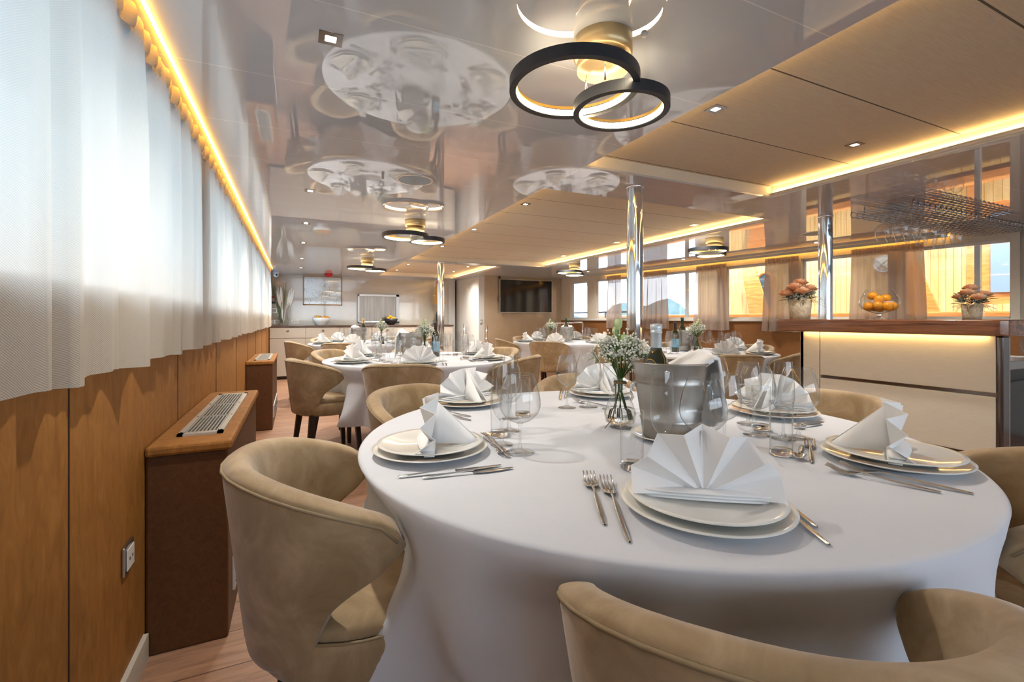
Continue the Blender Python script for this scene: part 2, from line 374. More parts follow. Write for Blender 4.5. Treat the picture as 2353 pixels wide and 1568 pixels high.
# left wall: panelling below, ribbon window above
WZ0, WZ1 = 1.19, 1.87
mb = MB().box(XL - .12, XL, YR, YB + .1, 0, WZ0).box(XL - .12, XL, YR, YB + .1, WZ1, H + .01)
for y in (YR, .15, 2.6, 5.0, 7.4, 9.3): mb.box(XL - .12, XL, y, y + .12 if y != 9.3 else YB + .1, WZ0, WZ1)
struct('wall_left', mb, 'panelling', 'left wall clad in orange brown leather-look panels')
mb = MB()
for y in (-.9, .3, 1.318, 2.335, 3.35, 4.4, 5.4, 6.4, 7.5, 8.5): mb.box(XL, XL + .002, y - .002, y + .002, .09, 1.18)
struct('trim_10', mb, 'seam', 'fine vertical seams of the left wall panels')
struct('baseboard_left', MB().box(XL, XL + .014, YR, 1.86, 0, .085), 'cream', 'cream baseboard at the foot of the left wall')
for n, (y0, y1) in enumerate([(YR + .12, .15), (.27, 2.6), (2.72, 5.0), (5.12, 7.4), (7.52, 9.3)]):
    struct('window_%d' % (n + 1), MB().box(XL - .07, XL - .064, y0, y1, WZ0, WZ1), 'pane', 'window pane behind the left curtain', cat='window')
# rear wall behind the camera, openings added to let sky light in
mb = MB().box(-.8, 6.8, YR - .12, YR, 1.88, H + .01).box(-.8, 6.8, YR - .12, YR, 0, 1.05).box(-.8, -.2, YR - .12, YR, 1.05, 1.88).box(5.4, 6.8, YR - .12, YR, 1.05, 1.88)
for x in (1.1, 2.5, 3.9): mb.box(x, x + .1, YR - .12, YR, 1.05, 1.88)
struct('wall_rear', mb, 'whitewall', 'unseen rear wall with openings added to let in sky light')
# back wall with buffet
struct('wall_back', MB().box(-.8, 3.175, YB, YB + .1, 0, H + .01).box(3.165, 3.175, YB - .02, YB + 1.6, 0, H + .01), 'backwall', 'glossy beige end wall above the buffet cabinet')
struct('trim_11', MB().box(3.02, 3.165, YB - .025, YB, 0, H + .01), 'whitewall', 'white strip at the end of the buffet wall')
# television wall
struct('wall_television', MB().box(3.34, 5.2, 8.4, 8.5, 0, H + .01), 'tvwall', 'glossy tan wall that carries the television')
struct('trim_12', MB().box(3.22, 3.34, 8.39, 10.9, 0, H + .01), 'whitewall', 'white corner post beside the staircase')
struct('wall_stairs', MB().box(3.0, 4.4, 10.9, 11.0, 0, H + .01), 'grey_door', 'grey wall at the head of the staircase')
struct('door_1', MB().box(3.19, 3.9, 10.3, 10.34, 0, H - .13), 'grey_door', 'plain grey brown door leaf behind the stair rails')
struct('trim_13', MB().box(3.34, 3.5, 8.9, 10.3, H - .1, H), 'white', 'white boxing under the ceiling by the stairs')
# right wall (slanted)
def rbox(mb, y0, y1, z0, z1, t=.1, off=0):
    a, b2 = rx(y0) + off, rx(y1) + off
    return mb.add([(a, y0, z0), (b2, y1, z0), (b2 + t, y1, z0), (a + t, y0, z0), (a, y0, z1), (b2, y1, z1), (b2 + t, y1, z1), (a + t, y0, z1)],
                  [(0, 1, 2, 3), (4, 7, 6, 5), (0, 4, 5, 1), (1, 5, 6, 2), (2, 6, 7, 3), (3, 7, 4, 0)])
RZ0, RZ1 = 1.115, 1.862
struct('wall_right', rbox(MB(), 1.8, 8.45, 0, 1.085), 'panelling_r', 'brown leather-look panelling below the right windows')
struct('wall_starboard', rbox(MB(), YR - .1, 1.84, 0, H + .01), 'whitewall', 'pale wall panel at the near end of the right windows')
WIN = [(ry(1349), ry(1310)), (ry(1447), ry(1366)), (ry(1648), ry(1456)), (ry(1812), ry(1664)), (ry(2040), ry(1840)), (1.90, ry(2068))]
mb = MB(); rbox(mb, 1.8, 8.45, RZ1, H + .01); rbox(mb, 1.8, 8.45, 1.08, RZ0)
edges = sorted(WIN); last = 1.8
for y0, y1 in edges:
    rbox(mb, last, y0, RZ0, RZ1); last = y1
rbox(mb, last, 8.45, RZ0, RZ1)
struct('trim_14', mb, 'cream', 'cream surround of the right windows')
struct('trim_15', rbox(MB(), 1.85, 8.2, 1.075, 1.108, .03, -.03), 'white', 'white sill under the right windows', bevel=.004)
for n, (y0, y1) in enumerate(edges):
    fr = struct('window_%d' % (n + 10), MB().add(*(lambda q: (q.v, q.f))(rbox(rbox(rbox(rbox(MB(), y0, y0 + .018, RZ0, RZ1, .03, .05), y1 - .018, y1, RZ0, RZ1, .03, .05), y0, y1, RZ0, RZ0 + .018, .03, .05), y0, y1, RZ1 - .03, RZ1, .03, .05))),
                'white', 'white framed window in the right wall', cat='window')
    p = rbox(MB(), y0, y1, RZ0, RZ1, .006, .06).build('pane', 'pane', fr, False)
for y in (5.46, 2.16):
    struct('trim_%d' % (20 + int(y)), rbox(MB(), y - .02, y + .02, RZ0, RZ1, .04, .12), 'boatwhite', 'slim post outside the right window')
# portals: openings through which the sky light enters
def portal(x, y, z, sx, sy, rot):
    l = bpy.data.lights.new('portal', 'AREA'); l.shape = 'RECTANGLE'; l.size = sx; l.size_y = sy; l.cycles.is_portal = True
    o = bpy.data.objects.new('portal', l); COL.objects.link(o); o.location = (x, y, z); o.rotation_euler = rot
portal(XL - .14, 3.3, 1.53, .72, 11.9, (0, -pi / 2, 0))
portal(2.6, YR - .14, 1.465, 5.6, .83, (pi / 2, 0, 0))
portal(rx(5) + .16, 5.0, 1.49, .76, 6.6, (0, pi / 2, math.atan(.14)))
# ================================================================== CURTAINS
def curtain(ylo, yhi, fx_, amp, lam, z0, z1, mat, name, label, seed, hem=0.0, flare=0., nz=14, gather=.45):
    rnd = random.Random(seed); n = int((yhi - ylo) / lam * 14); ph = [rnd.uniform(0, 6.28) for _ in range(6)]
    rows = []
    for iz in range(nz + 1):
        t = iz / nz; t = t ** 1.4 if iz else 0
        z = z1 + (z0 - z1) * t; row = []
        for k in range(n + 1):
            s = k / n; y = ylo + (yhi - ylo) * s
            y += (s - .5) * flare * t
            w = 2 * pi * s * (yhi - ylo) / lam
            w += 1.3 * sin(w * .23 + ph[0]) + .9 * sin(w * .41 + ph[1])
            sh = sin(w) ; sh = abs(sh) ** .7 * (1 if sh > 0 else -1)
            a = amp * (gather + (1 - gather) * min(1, t * 3)) * (.7 + .3 * sin(w * .37 + ph[2]))
            x = fx_(y) + a * sh + .006 * sin(w * 2.7 + ph[3] + 2 * t) * t
            row.append((x, y + .3 * a * cos(w) * t, z + (.006 * sin(w * .5 + ph[4]) if iz == nz else 0)))
        rows.append(row)
    c = MB().grid(rows).build(name, mat, None, True)
    tag(c, label, 'curtain', 'window curtains')
    # gathered heading tape
    rows = []
    for z, q in ((z1 + .003, .9), (z1 - .02, 1.3), (z1 - .05, 1.0), (z1 - .062, .6)):
        row = []
        for k in range(n * 2 + 1):
            s = k / (n * 2); y = ylo + (yhi - ylo) * s
            w = 2 * pi * s * (yhi - ylo) / (lam * .33)
            row.append((fx_(y) + .012 * q * (sin(w + ph[0]) + .4 * sin(w * .57 + ph[1])), y, z))
        rows.append(row)
    MB().grid(rows).build('heading_tape', mat, c, True)
    # hem band
    return c
fl = lambda y: XL + .048
curtain(-2.3, 2.62, fl, .026, .215, .982, 1.945, 'curtain', 'curtain', 'long off white sheer curtain on the left wall, its near half beside the camera', 3)
curtain(2.62, 8.75, fl, .026, .19, .985, 1.945, 'curtain', 'curtain', 'far half of the off white curtain on the left wall, ending by the buffet', 5)
tag(MB().box(XL + .078, XL + .084, -2.3, 8.75, H - .012, H - .002).build('led_strip', 'strip_hot', None, False), 'amber led strip running along the ceiling edge above the left curtain', 'light strip')
fr_ = lambda y: rx(y) - .075
RC = [(1400, 1437, 'narrow beige curtain, farthest one of the right windows'), (1484, 1545, 'beige curtain just right of the big chrome pole'),
      (1605, 1682, 'beige curtain between two windows, halfway along the right wall'), (1762, 1850, 'beige curtain hanging behind the tall flower pot on the bar'), (1957, 2140, 'wide beige curtain behind the glass of oranges')]
for k, (a, b2, lab) in enumerate(RC):
    y1, y0 = ry(a), ry(b2)
    curtain(y0 + .03, y1 - .03, fr_, .030, .105, .945, 1.90, 'curtain_r', 'curtain', lab, 11 + k, flare=.08, gather=.3)
tag(rbox(MB(), 2.3, 7.1, 1.944, 1.949, .006, -.045).build('led_strip', 'strip_hot', None, False), 'amber led strip above the right windows', 'light strip')
tag(rbox(MB(), 2.3, 7.1, 1.925, 1.958, .012, -.095).build('curtain_track', 'cream', None, False), 'pale curtain track along the right windows', 'curtain rail')
# ================================================================== HEATING UNITS
def unit(y0, y1, label):
    t = thing('fan_coil_unit', label, 'heater', (0, y0, 0), 0, 'leather clad heating units'); D = y1 - y0; x1 = -.215
    MB().box(XL + .002, x1, 0, D, 0, .655).build('body', 'unit', t, False, bevel=.008)
    MB().box(XL + .002, x1 + .012, -.012, D + .012, .655, .69).build('top_panel', 'panelling', t, False, bevel=.01)
    mb = MB(); a, b2 = XL + .065, x1 - .03; ya, yb = .14, D - .16
    for k in range(9):
        x = a + .022 + (b2 - a - .044) * k / 8; mb.box(x - .0022, x + .0022, ya, yb, .6915, .697)
    mb.box(a, a + .018, ya - .03, yb + .03, .69, .698).box(b2 - .018, b2, ya - .03, yb + .03, .69, .698)
    mb.box(a, b2, ya - .03, ya, .69, .698).box(a, b2, yb, yb + .03, .69, .698)
    for q in (1, 2): yy = ya + (yb - ya) * q / 3; mb.box(a, b2, yy - .006, yy + .006, .69, .697)
    g = mb.build('vent_grille', 'grille', t, False)
    MB().box(a + .01, b2 - .01, ya, yb, .6895, .6915).build('vent_opening', 'grille_dark', g, False)
    mb = MB()
    for xx in (a + .009, b2 - .009):
        for q in range(4): mb.lathe([(0, .6995), (.004, .6995), (.004, .698)], 10, (xx, ya + (yb - ya) * q / 3, 0))
    mb.build('screw', 'darkchrome', g, False)
    mb = MB().box(x1, x1 + .008, .12, D - .1, .10, .22)
    v = mb.build('intake_grille', 'white', t, False)
    mb = MB()
    for k in range(5): mb.box(x1 + .008, x1 + .009, .14, D - .12, .115 + k * .02, .125 + k * .02)
    mb.build('intake_slot', 'grille_dark', v, False)
unit(1.87, 3.09, 'brown leather-clad heating unit with steel grille beside the nearest table')
unit(5.17, 6.30, 'brown leather-clad heating unit farther along, near the buffet')
# wall socket near left
def socket(name, label, loc, rz, w, h, double=False, plate='steel', face='outlet'):
    t = thing(name, label, 'socket', loc, rz)
    MB().box(-w / 2, w / 2, -.008, 0, -h / 2, h / 2).build('cover_plate', plate, t, False, bevel=.003)
    n = 2 if double else 1; mb = MB(); mh = MB()
    for k in range(n):
        cx_ = (k - (n - 1) / 2) * w * .46; s = min(h, w / n) * .36
        mb.box(cx_ - s, cx_ + s, -.012, -.008, -s, s)
        for q in (-1, 1): mh.lathe([(.003, 0), (0, 0)], 8, (0, 0, 0)) if False else mh.box(cx_ + q * s * .4 - .003, cx_ + q * s * .4 + .003, -.0128, -.012, -.004, .004)
    i = mb.build('insert', face, t, False, bevel=.002); mh.build('pin_hole', 'grille_dark', i, False)
    return t
socket('wall_socket', 'white socket in a grey frame low on the left wall', (XL + .001, 1.69, .415), pi / 2, .085, .085)
# ================================================================== LIGHT FITTINGS
def ring_profile(R, w, h): return R, w, h
def ring_lamp(loc, rz, label):
    t = thing('ring_ceiling_lamp', label, 'ceiling lamp', loc, rz, 'double ring ceiling lamps')
    MB().lathe([(0.0, -.001), (.088, -.001), (.088, -.052), (.080, -.056), (0, -.056)], 40).build('canopy', 'canopy', t, True, bevel=.0)
    MB().lathe([(0.0, -.095), (.078, -.095), (.078, -.068), (0, -.068)], 40).build('lower_drum', 'canopy', t, True)
    mb = MB()
    for a in (0, 2.1, 4.2): mb.tube([(.055 * cos(a), .055 * sin(a), -.150), (.055 * cos(a), .055 * sin(a), -.05)], .003, 6)
    mb.build('rod', 'chrome', t)
    for (cx_, cy_, R, z) in ((-.072, .050, .198, -.150), (.120, .066, .155, -.172)):
        hh = .034; w = .020
        f = MB().lathe([(R, hh), (R, 0), (R - w, 0), (R - w, .004), (R - .004, .004), (R - .004, hh)], 96, (cx_, cy_, z), True).build('ring', 'ringdark', t, False)
        MB().lathe([(R - w, .0045), (R - w, .024), (R - w + .010, .024), (R - w + .010, .0045)], 96, (cx_, cy_, z), True).build('diffuser', 'led', f, False)
        MB().lathe([(R - w - .003, .026), (R - w - .003, hh + .001), (R - .005, hh + .001)], 96, (cx_, cy_, z)).build('gold_liner', 'gold', f, False)
    return t
rl = ring_lamp((.845, 1.15, H), 0, 'big double ring lamp on the ceiling above the nearest table')
dup(rl, (.93, 3.95, H), 0, 'double ring ceiling lamp above the second table along the curtained wall')
dup(rl, (.90, 6.70, H), 0, 'double ring ceiling lamp nearest the framed chart')
dup(rl, (3.98, 3.47, H), .5, 'double ring ceiling lamp just left of the curtain halfway along the right wall')
dup(rl, (3.88, 6.0, H), .5, 'double ring ceiling lamp nearest the television')
def spot(loc, label, w=.072, e=1.0):
    t = thing('ceiling_spotlight', label, 'spotlight', loc, 0, 'recessed ceiling spotlights'); w2 = w / 2
    MB().lathe([(w2 * 1.32, -.0005), (w2 * 1.32, -.003), (w2 * .62, -.003), (w2 * .62, -.0005)], 4, (0, 0, 0)).xf(Matrix.Rotation(pi / 4, 4, 'Z')).build('frame', 'darkchrome', t, False)
    MB().disc((0, 0, -.0028), w2 * .58, 24, True).build('bulb', 'bulb', t, False)
    l = bpy.data.lights.new('spot_beam', 'SPOT'); l.energy = DOWNLIGHT_W * e; l.spot_size = radians(140); l.spot_blend = 1.0; l.color = (1, .93, .83); l.shadow_soft_size = .02
    o = bpy.data.objects.new('spot_beam', l); COL.objects.link(o); o.location = (0, 0, -.01); o.parent = t
    return t
SPL = [((.094, 1.493), H, 'square recessed spotlight nearest the camera, above the heating unit'), ((.083, 3.322), H, 'second spotlight of the row along the curtained wall'),
       ((.077, 4.471), H, 'third spotlight of the row along the curtained wall'), ((.07, 5.633), H, 'fourth spotlight of the row along the curtained wall'),
       ((.07, 7.1), H, 'fifth spotlight of the row along the curtained wall'), ((.07, 8.4), H, 'last spotlight of the row along the curtained wall'),
       ((1.67, 1.45), H + RD, 'spotlight at the left edge of the nearest ceiling recess'), ((2.68, 1.434), H + RD, 'spotlight near the right edge of the nearest ceiling recess'),
       ((1.67, 3.30), H + RD, 'first spotlight on the left edge of the middle ceiling recess'), ((1.66, 4.46), H + RD, 'second spotlight on the left edge of the middle ceiling recess'),
       ((1.68, 5.67), H + RD, 'third spotlight on the left edge of the middle ceiling recess'), ((3.54, 3.33), H + RD, 'first spotlight on the right side of the middle ceiling recess'),
       ((3.50, 4.49), H + RD, 'second spotlight on the right side of the middle ceiling recess'), ((3.545, 5.78), H + RD, 'third spotlight on the right side of the middle ceiling recess'),
       ((1.72, 7.8), H + RD, 'left spotlight in the farthest ceiling recess'), ((1.72, 8.8), H + RD, 'rear left spotlight in the farthest ceiling recess'), ((2.75, 7.7), H + RD, 'right spotlight in the farthest ceiling recess'), ((2.78, 8.6), H + RD, 'rear right spotlight in the farthest ceiling recess'),
       ((5.25, 3.2), H, 'spotlight close to the right windows above the pole behind the bar'), ((5.0, 4.9), H, 'spotlight close to the right windows, second from the bar'), ((4.75, 6.9), H, 'spotlight close to the right windows, farthest from the bar'),
       ((4.6, 1.2), H, 'spotlight above the inside of the bar'), ((5.1, 1.45), H, 'spotlight above the bar close to the wall')]
for (x, y), z, lab in SPL: spot((x, y, z), lab, e=1.0 if y < 4 else (1.5 if y < 7 else 2.6))
def speaker(x, y, label):
    t = thing('ceiling_speaker', label, 'speaker', (x, y, H), 0, 'round ceiling speakers')
    MB().lathe([(.115, 0), (.115, -.004), (.105, -.006), (.098, -.005)], 48).build('rim', 'steel', t)
    MB().lathe([(.098, -.0045), (.05, -.0065), (0, -.007)], 48).build('grille', 'speaker', t)
speaker(.654, 2.792, 'round grey speaker in the gloss ceiling between the two nearest left lamps')
speaker(4.668, 2.868, 'round grey speaker in the ceiling just left of the second chrome pole')
speaker(4.655, 5.877, 'round grey speaker in the ceiling close to the farthest right curtain')
speaker(.72, 6.0, 'round grey speaker in the ceiling near the framed chart')
for x, y, lab in ((.939, 1.073, 'tiny white ceiling sensor right of the nearest ring lamp'),):
    tag(MB().lathe([(0, H - .008), (.008, H - .008), (.011, H - .001)], 20, (x, y, 0)).build('ceiling_sensor', 'white'), lab, 'sensor')
# poles
def pole(x, y, label, r=.052):
    t = thing('chrome_pole', label, 'pole', (x, y, 0), 0, 'polished structural poles')
    MB().lathe([(r, 0), (r, H)], 48).build('shaft', 'chrome', t)
    MB().lathe([(r, H - .010), (r + .003, H - .009), (r + .003, H - .001)], 48).build('collar', 'chrome', t)
    MB().lathe([(r + .03, 0), (r + .03, .01), (r, .012)], 48).build('foot_ring', 'chrome', t)
pole(1.98, 2.35, 'polished chrome pole in the middle, between the first two ceiling recesses')
pole(1.98, 6.76, 'slim looking chrome pole far away, left of the staircase')
pole(3.98, 2.35, 'chrome pole standing behind the bar')
# ================================================================== BUFFET END
t = thing('buffet_cabinet', 'long beige buffet cabinet with drawers along the end wall', 'cabinet', (0, 0, 0))
CF = 9.35
MB().box(-.44, 3.0, CF + .02, YB - .01, .06, .955).build('body', 'cabinet', t, False)
MB().box(-.44, 3.0, CF + .06, YB - .01, 0, .06).build('plinth', 'black', t, False)
xsb = [-.44, .155, .75, 1.345, 1.94, 2.535, 3.0]
for k in range(6):
    a, b2 = xsb[k] + .004, xsb[k + 1] - .004
    d = MB().box(a, b2, CF, CF + .02, .755, .948).build('drawer', 'cabinet', t, False, bevel=.002)
    MB().ball(((a + b2) / 2, CF - .012, .89), .02, 12, 8, (1.2, .7, .6)).build('knob', 'darkchrome', d)
    MB().box(a, b2, CF, CF + .02, .065, .747).build('door', 'cabinet', t, False, bevel=.002)
box_thing('buffet_worktop', 'dark brown worktop on the buffet cabinet', 'countertop', 'counter', -.448, 3.02, CF - .015, YB - .005, .956, .985, bevel=.003)
CT = .985
def bw(px, py, Y=YB):
    u = (px - CX) / FPX; d = Y / (FW[1] + RT[1] * u); return d * (FW[0] + RT[0] * u), EYE + d * (HY - py) / FPX
# framed chart
x0, _ = bw(696, 700); x1, _ = bw(786, 700); _, z0 = bw(740, 702); z1 = 1.945
t = thing('framed_chart', 'large framed pale chart with rows of tiny print on the end wall', 'picture', ((x0 + x1) / 2, YB - .02, (z0 + z1) / 2))
w, h = (x1 - x0) / 2, (z1 - z0) / 2
MB().box(-w, w, -.004, .016, -h, -h + .022).box(-w, w, -.004, .016, h - .022, h).box(-w, -w + .022, -.004, .016, -h, h).box(w - .022, w, -.004, .016, -h, h).build('frame', 'frame_oak', t, False, bevel=.002)
MB().box(-w + .02, w - .02, .004, .008, -h + .02, h - .02).build('print', 'chart', t, False)
# serving hatch
x0, z1 = bw(822, 676); x1, z0 = bw(917, 742)
t = thing('serving_hatch', 'closed stainless steel serving hatch in the end wall', 'hatch', ((x0 + x1) / 2, YB - .01, (z0 + z1) / 2)); w, h = (x1 - x0) / 2, (z1 - z0) / 2
MB().box(-w, w, -.03, .008, -h, -h + .03).box(-w, w, -.03, .008, h - .045, h).box(-w, -w + .03, -.03, .008, -h, h).box(w - .07, w, -.03, .008, -h, h).build('frame', 'steel', t, False, bevel=.004)
MB().box(-w + .03, w - .07, -.006, .004, -h + .03, h - .045).build('shutter', 'hatchsteel', t, False)
mb = MB()
for q in (.25, .5, .75): mb.box(-w + .03, w - .07, -.009, -.006, -h + 2 * h * q - .002, -h + 2 * h * q + .002)
# alarm bell, camera, sign
t = thing('alarm_beacon', 'red round alarm beacon on the ceiling in front of the framed chart', 'alarm', (.55, 9.3, H))
MB().lathe([(0, 0), (.07, 0), (.075, -.012), (.07, -.03), (.065, -.034)], 32).build('base', 'red', t)
MB().lathe([(.066, -.034), (.068, -.05), (.05, -.062), (0, -.064)], 32).build('dome', 'red', t)
t = thing('dome_camera', 'small white dome camera at the ceiling above the left corner', 'camera', (-.33, 9.2, H))
MB().lathe([(0, 0), (.05, 0), (.055, -.03), (.05, -.045)], 24).build('base', 'white', t)
MB().ball((0, 0, -.06), .045, 20, 14).build('dome', 'white', t)
MB().ball((.012, -.038, -.07), .017, 14, 10).build('lens', 'black', t)
x, z = bw(1008, 653)
t = thing('no_smoking_sign', 'round no smoking sign high on the end wall', 'sign', (x, YB - .004, z))
MB().box(-.075, .075, -.001, .003, -.085, .085).build('card', 'white', t, False)
rg = MB().lathe([(.066, 0), (.066, .003), (.053, .003), (.053, 0)], 40, (0, 0, 0), True).xf(Matrix.Rotation(pi / 2, 4, 'X'))
rg.add([(-.046, -.004, .036), (-.036, -.004, .046), (.046, -.004, -.036), (.036, -.004, -.046)], [(0, 1, 2, 3)]); rg.build('ring', 'red', t, False)
MB().box(-.035, .03, -.0045, -.0015, -.008, .006).box(.02, .034, -.0045, -.0015, .008, .03).build('cigarette', 'black', t, False)
x, z = bw(622, 688)
t = thing('fire_notice', 'small red fire notice on the end wall by the left corner', 'sign', (x + .02, YB - .004, z))
MB().box(-.05, .06, -.002, .003, -.05, .06).build('panel', 'red', t, False); MB().box(-.05, .06, -.002, .003, -.08, -.05).build('strip', 'leaf', t, False)
MB().box(.0, .045, -.004, -.002, -.035, .02).build('symbol', 'white', t, False)
x, z = bw(631, 714); socket('light_switch', 'square light switch on the end wall above the grass vase sockets', (x, YB - .001, z), 0, .085, .085, False, 'steel')
x, z = bw(631, 740); socket('wall_socket', 'double socket behind the vase of dried grasses', (x, YB - .001, z), 0, .15, .08, True, 'steel')
x, z = bw(678, 740); socket('wall_socket', 'double socket between the grass vase and the white fruit bowl', (x, YB - .001, z), 0, .15, .08, True, 'steel')
x, z = bw(996, 741); socket('wall_socket', 'double socket on the end wall left of the black vase', (x, YB - .001, z), 0, .10, .07, True, 'steel')
# vase with pampas
t = thing('grass_vase', 'tall clear vase of white pampas and green dried grass on the buffet', 'vase', (-.22, 9.55, CT))
MB().lathe([(.075, 0), (.085, .02), (.09, .10), (.07, .22), (.055, .30), (.065, .34)], 28).build('vase', 'glass', t)
rnd = random.Random(2); mb = MB(); mp = MB()
for k in range(12):
    a = rnd.uniform(0, 6.28); s = rnd.uniform(.2, 1); tx, ty = .16 * s * cos(a), .06 * s * sin(a); hh = rnd.uniform(.5, .66)
    mb.tube([(0, 0, .02), (tx * .35, ty * .35, .3), (tx, ty, hh)], .003, 5)
    mp.tube([(tx * .75, ty * .75, hh - .16), (tx * .95, ty * .95, hh - .06), (tx * 1.15, ty * 1.1, hh + .06), (tx * 1.25, ty * 1.15, hh + .12)], [.006, .022, .018, .004], 6)
mb.build('stem', 'pampas', t); mp.build('plume', 'pampas', t)
mb = MB()
for k in range(70):
    a = rnd.uniform(-.12, .16); hh = rnd.uniform(.6, .88)
    mb.tube([(a * .1 - .03, 0, .05), (a * .5 - .06, .02, .4), (a - .09, .04 + a * .2, hh)], [.002, .002, .0008], 4)
g_ = mb.build('dried_grass', 'grass', t); g_['kind'] = 'stuff'
# black vase with gold fern
t = thing('fern_vase', 'tall black vase holding a gilded fern leaf on the buffet', 'vase', (2.78, 9.55, CT))
MB().lathe([(0, 0), (.06, 0), (.085, .10), (.085, .22), (.05, .34), (.025, .40), (.028, .42)], 28).build('vase', 'vaseblack', t)
mb = MB().tube([(0, 0, .38), (-.02, 0, .60), (-.06, 0, .85)], .004, 6)
for k in range(15):
    z = .44 + k * .027; x = -.06 * ((z - .4) / .45) ** 1.5; ln = .15 * (1 - (k / 17) ** 2)
    for s in (-1, 1):
        mb.add([(x, 0, z), (x + s * ln * .5, -.01, z + .012 + .02), (x + s * ln, .0, z - .0), (x + s * ln * .5, -.01, z - .005)], [(0, 1, 2, 3)])
mb.build('fern_leaf', 'goldfern', t, False)
# fruit bowls
def bowl(name, label, loc, mat, R, hh):
    return tag(MB().lathe([(0, .006), (R * .42, .006), (R * .42, 0), (R * .5, 0), (R * .52, .01), (R * .85, hh * .5), (R, hh), (R * .96, hh), (R * .8, hh * .52), (R * .5, .03), (0, .02)], 40).build(name, mat), label, 'bowl', 'fruit bowls on the buffet') , loc
o, l_ = bowl('fruit_bowl', 'white bowl of bananas and oranges on the buffet', (.44, 9.52, CT), 'bowlwhite', .165, .145); o.location = l_
o2, l2 = bowl('fruit_bowl', 'black bowl of oranges under the serving hatch', (1.74, 9.50, CT), 'vaseblack', .14, .13); o2.location = l2
orp = MB().ball((0, 0, 0), .036, 16, 12, (1, 1, .93)).build('orange', 'orange'); tag(orp, 'x', 'orange', 'oranges in the white bowl')
def oranges(c, pts, label, group):
    for k, p in enumerate(pts):
        o = orp.copy(); COL.objects.link(o); o.location = (c[0] + p[0], c[1] + p[1], c[2] + p[2]); o['label'] = '%s orange %s' % (label[0][k], label[1]); o['group'] = group
        if len(p) > 3: o.scale = (p[3],) * 3
oranges(l_, [(.04, -.05, .14), (.10, -.02, .14), (.06, .05, .15), (.0, .0, .12)], (('front left', 'rightmost', 'rear', 'lowest left'), 'lying in the white bowl on the buffet'), 'oranges in the white bowl')
oranges(l2, [(-.06, -.03, .13), (-.02, -.02, .165), (.03, -.04, .135), (.07, .0, .13), (0, .05, .14)], (('leftmost', 'topmost', 'front right', 'rightmost', 'rear'), 'lying in the black bowl on the buffet'), 'oranges in the black bowl')
for k in range(3):
    tag(MB().tube([(l_[0] - .12 + .03 * k, l_[1] - .05, CT + .14), (l_[0] - .10 + .03 * k, l_[1] - .01, CT + .175), (l_[0] - .06 + .03 * k, l_[1] + .05, CT + .165)], [.008, .017, .006], 8).build('banana', 'banana'), '%s banana in the white bowl on the buffet' % ('leftmost', 'middle', 'rightmost')[k], 'banana', 'bananas in the white bowl')
# television
x0, z1 = bw(1148, 641, 8.33); x1, z0 = bw(1268, 720, 8.33); xc = (x0 + x1) / 2; w = (x1 - x0) / 2; zc = (z0 + z1) / 2; h = w * .565
t = thing('television', 'black flat television with silver frame on the tan wall', 'television', (xc, 8.33, zc))
MB().box(-w, w, -.012, .02, -h, h).build('bezel', 'steel', t, False, bevel=.003)
MB().box(-w + .012, w - .012, -.0145, -.010, -h + .016, h - .012).build('screen', 'screen', t, False)
MB().box(-w * .4, w * .4, .02, .069, -h * .5, h * .5).build('wall_mount', 'black', t, False)
MB().tube([(-w + .02, .045, h * .05), (-w - .03, .05, -h * .1), (-w - .02, .05, -h * .3), (-w + .05, .04, -h * .4)], .004, 6).build('cable', 'black', t)
MB().box(-w - .01, -w + .02, -.005, .02, h, h + .055).build('sensor', 'black', t, False)
socket('light_switch', 'small light switch on the white post beside the staircase', (3.27, 8.388, 1.05), 0, .05, .09, False, 'steel')
# stair rails
def rail(pts, posts, name, label):
    t = thing(name, label, 'railing', (0, 0, 0)); MB().tube(pts, .02, 12).build('handrail', 'chrome', t)
    for p in posts: MB().tube([(p[0], p[1], 0), p], .018, 12).build('post', 'chrome', t)
rail([(3.10, 8.9, .99), (3.35, 9.5, .72), (3.6, 10.1, .45)], [(3.10, 8.9, .99)], 'stair_rail', 'chrome stair handrail nearer the buffet')
rail([(3.19, 7.9, .98), (3.36, 8.33, .80)], [(3.19, 7.9, .98)], 'stair_rail', 'chrome stair handrail nearer the television wall')
rail([(4.55, 7.7, 1.03), (5.0, 7.45, 1.03)], [(5.0, 7.45, 1.03), (4.55, 7.7, 1.03)], 'guard_rail', 'chrome guard rail below the farthest right window')
# ================================================================== BAR
BX = 3.0; B0, B1 = .985, 1.93
t = thing('bar_counter', 'cream panelled bar front with dark metal grooves', 'bar counter', (BX, B0, 0))
D = B1 - B0
MB().box(.02, .10, 0, D, 0, 1.028).build('core', 'darkchrome', t, False)
MB().box(0, .10, D - .12, D, 0, 1.028).build('end_panel', 'cream', t, False, bevel=.002)
MB().box(.0, .75, D - .02, D + .0, 0, 1.028).build('side_panel', 'cream', t, False)
for z0, z1 in ((.757, 1.028), (.455, .737), (.09, .435)):
    MB().box(0, .02, .012, D - .125, z0, z1).build('front_panel', 'cream', t, False, bevel=.003)
MB().box(-.002, .075, -.012, .010, 0, 1.028).build('corner_profile', 'darkchrome', t, False, bevel=.008)
def rrect(x0, x1, y0, y1, r, n=8):
    P_ = []
    for cx_, cy_, a0 in ((x1 - r, y1 - r, 0), (x0 + r, y1 - r, 90), (x0 + r, y0 + r, 180), (x1 - r, y0 + r, 270)):
        for k in range(n + 1): a = radians(a0 + 90 * k / n); P_.append((cx_ + r * cos(a), cy_ + r * sin(a)))
    return P_
tag(MB().prism(rrect(2.915, 3.75, .935, 2.06, .05), 1.03, 1.107).build('walnut_worktop', 'walnut', None, True, bevel=.008, segs=3), 'thick glossy walnut bar top with rounded corners', 'countertop')
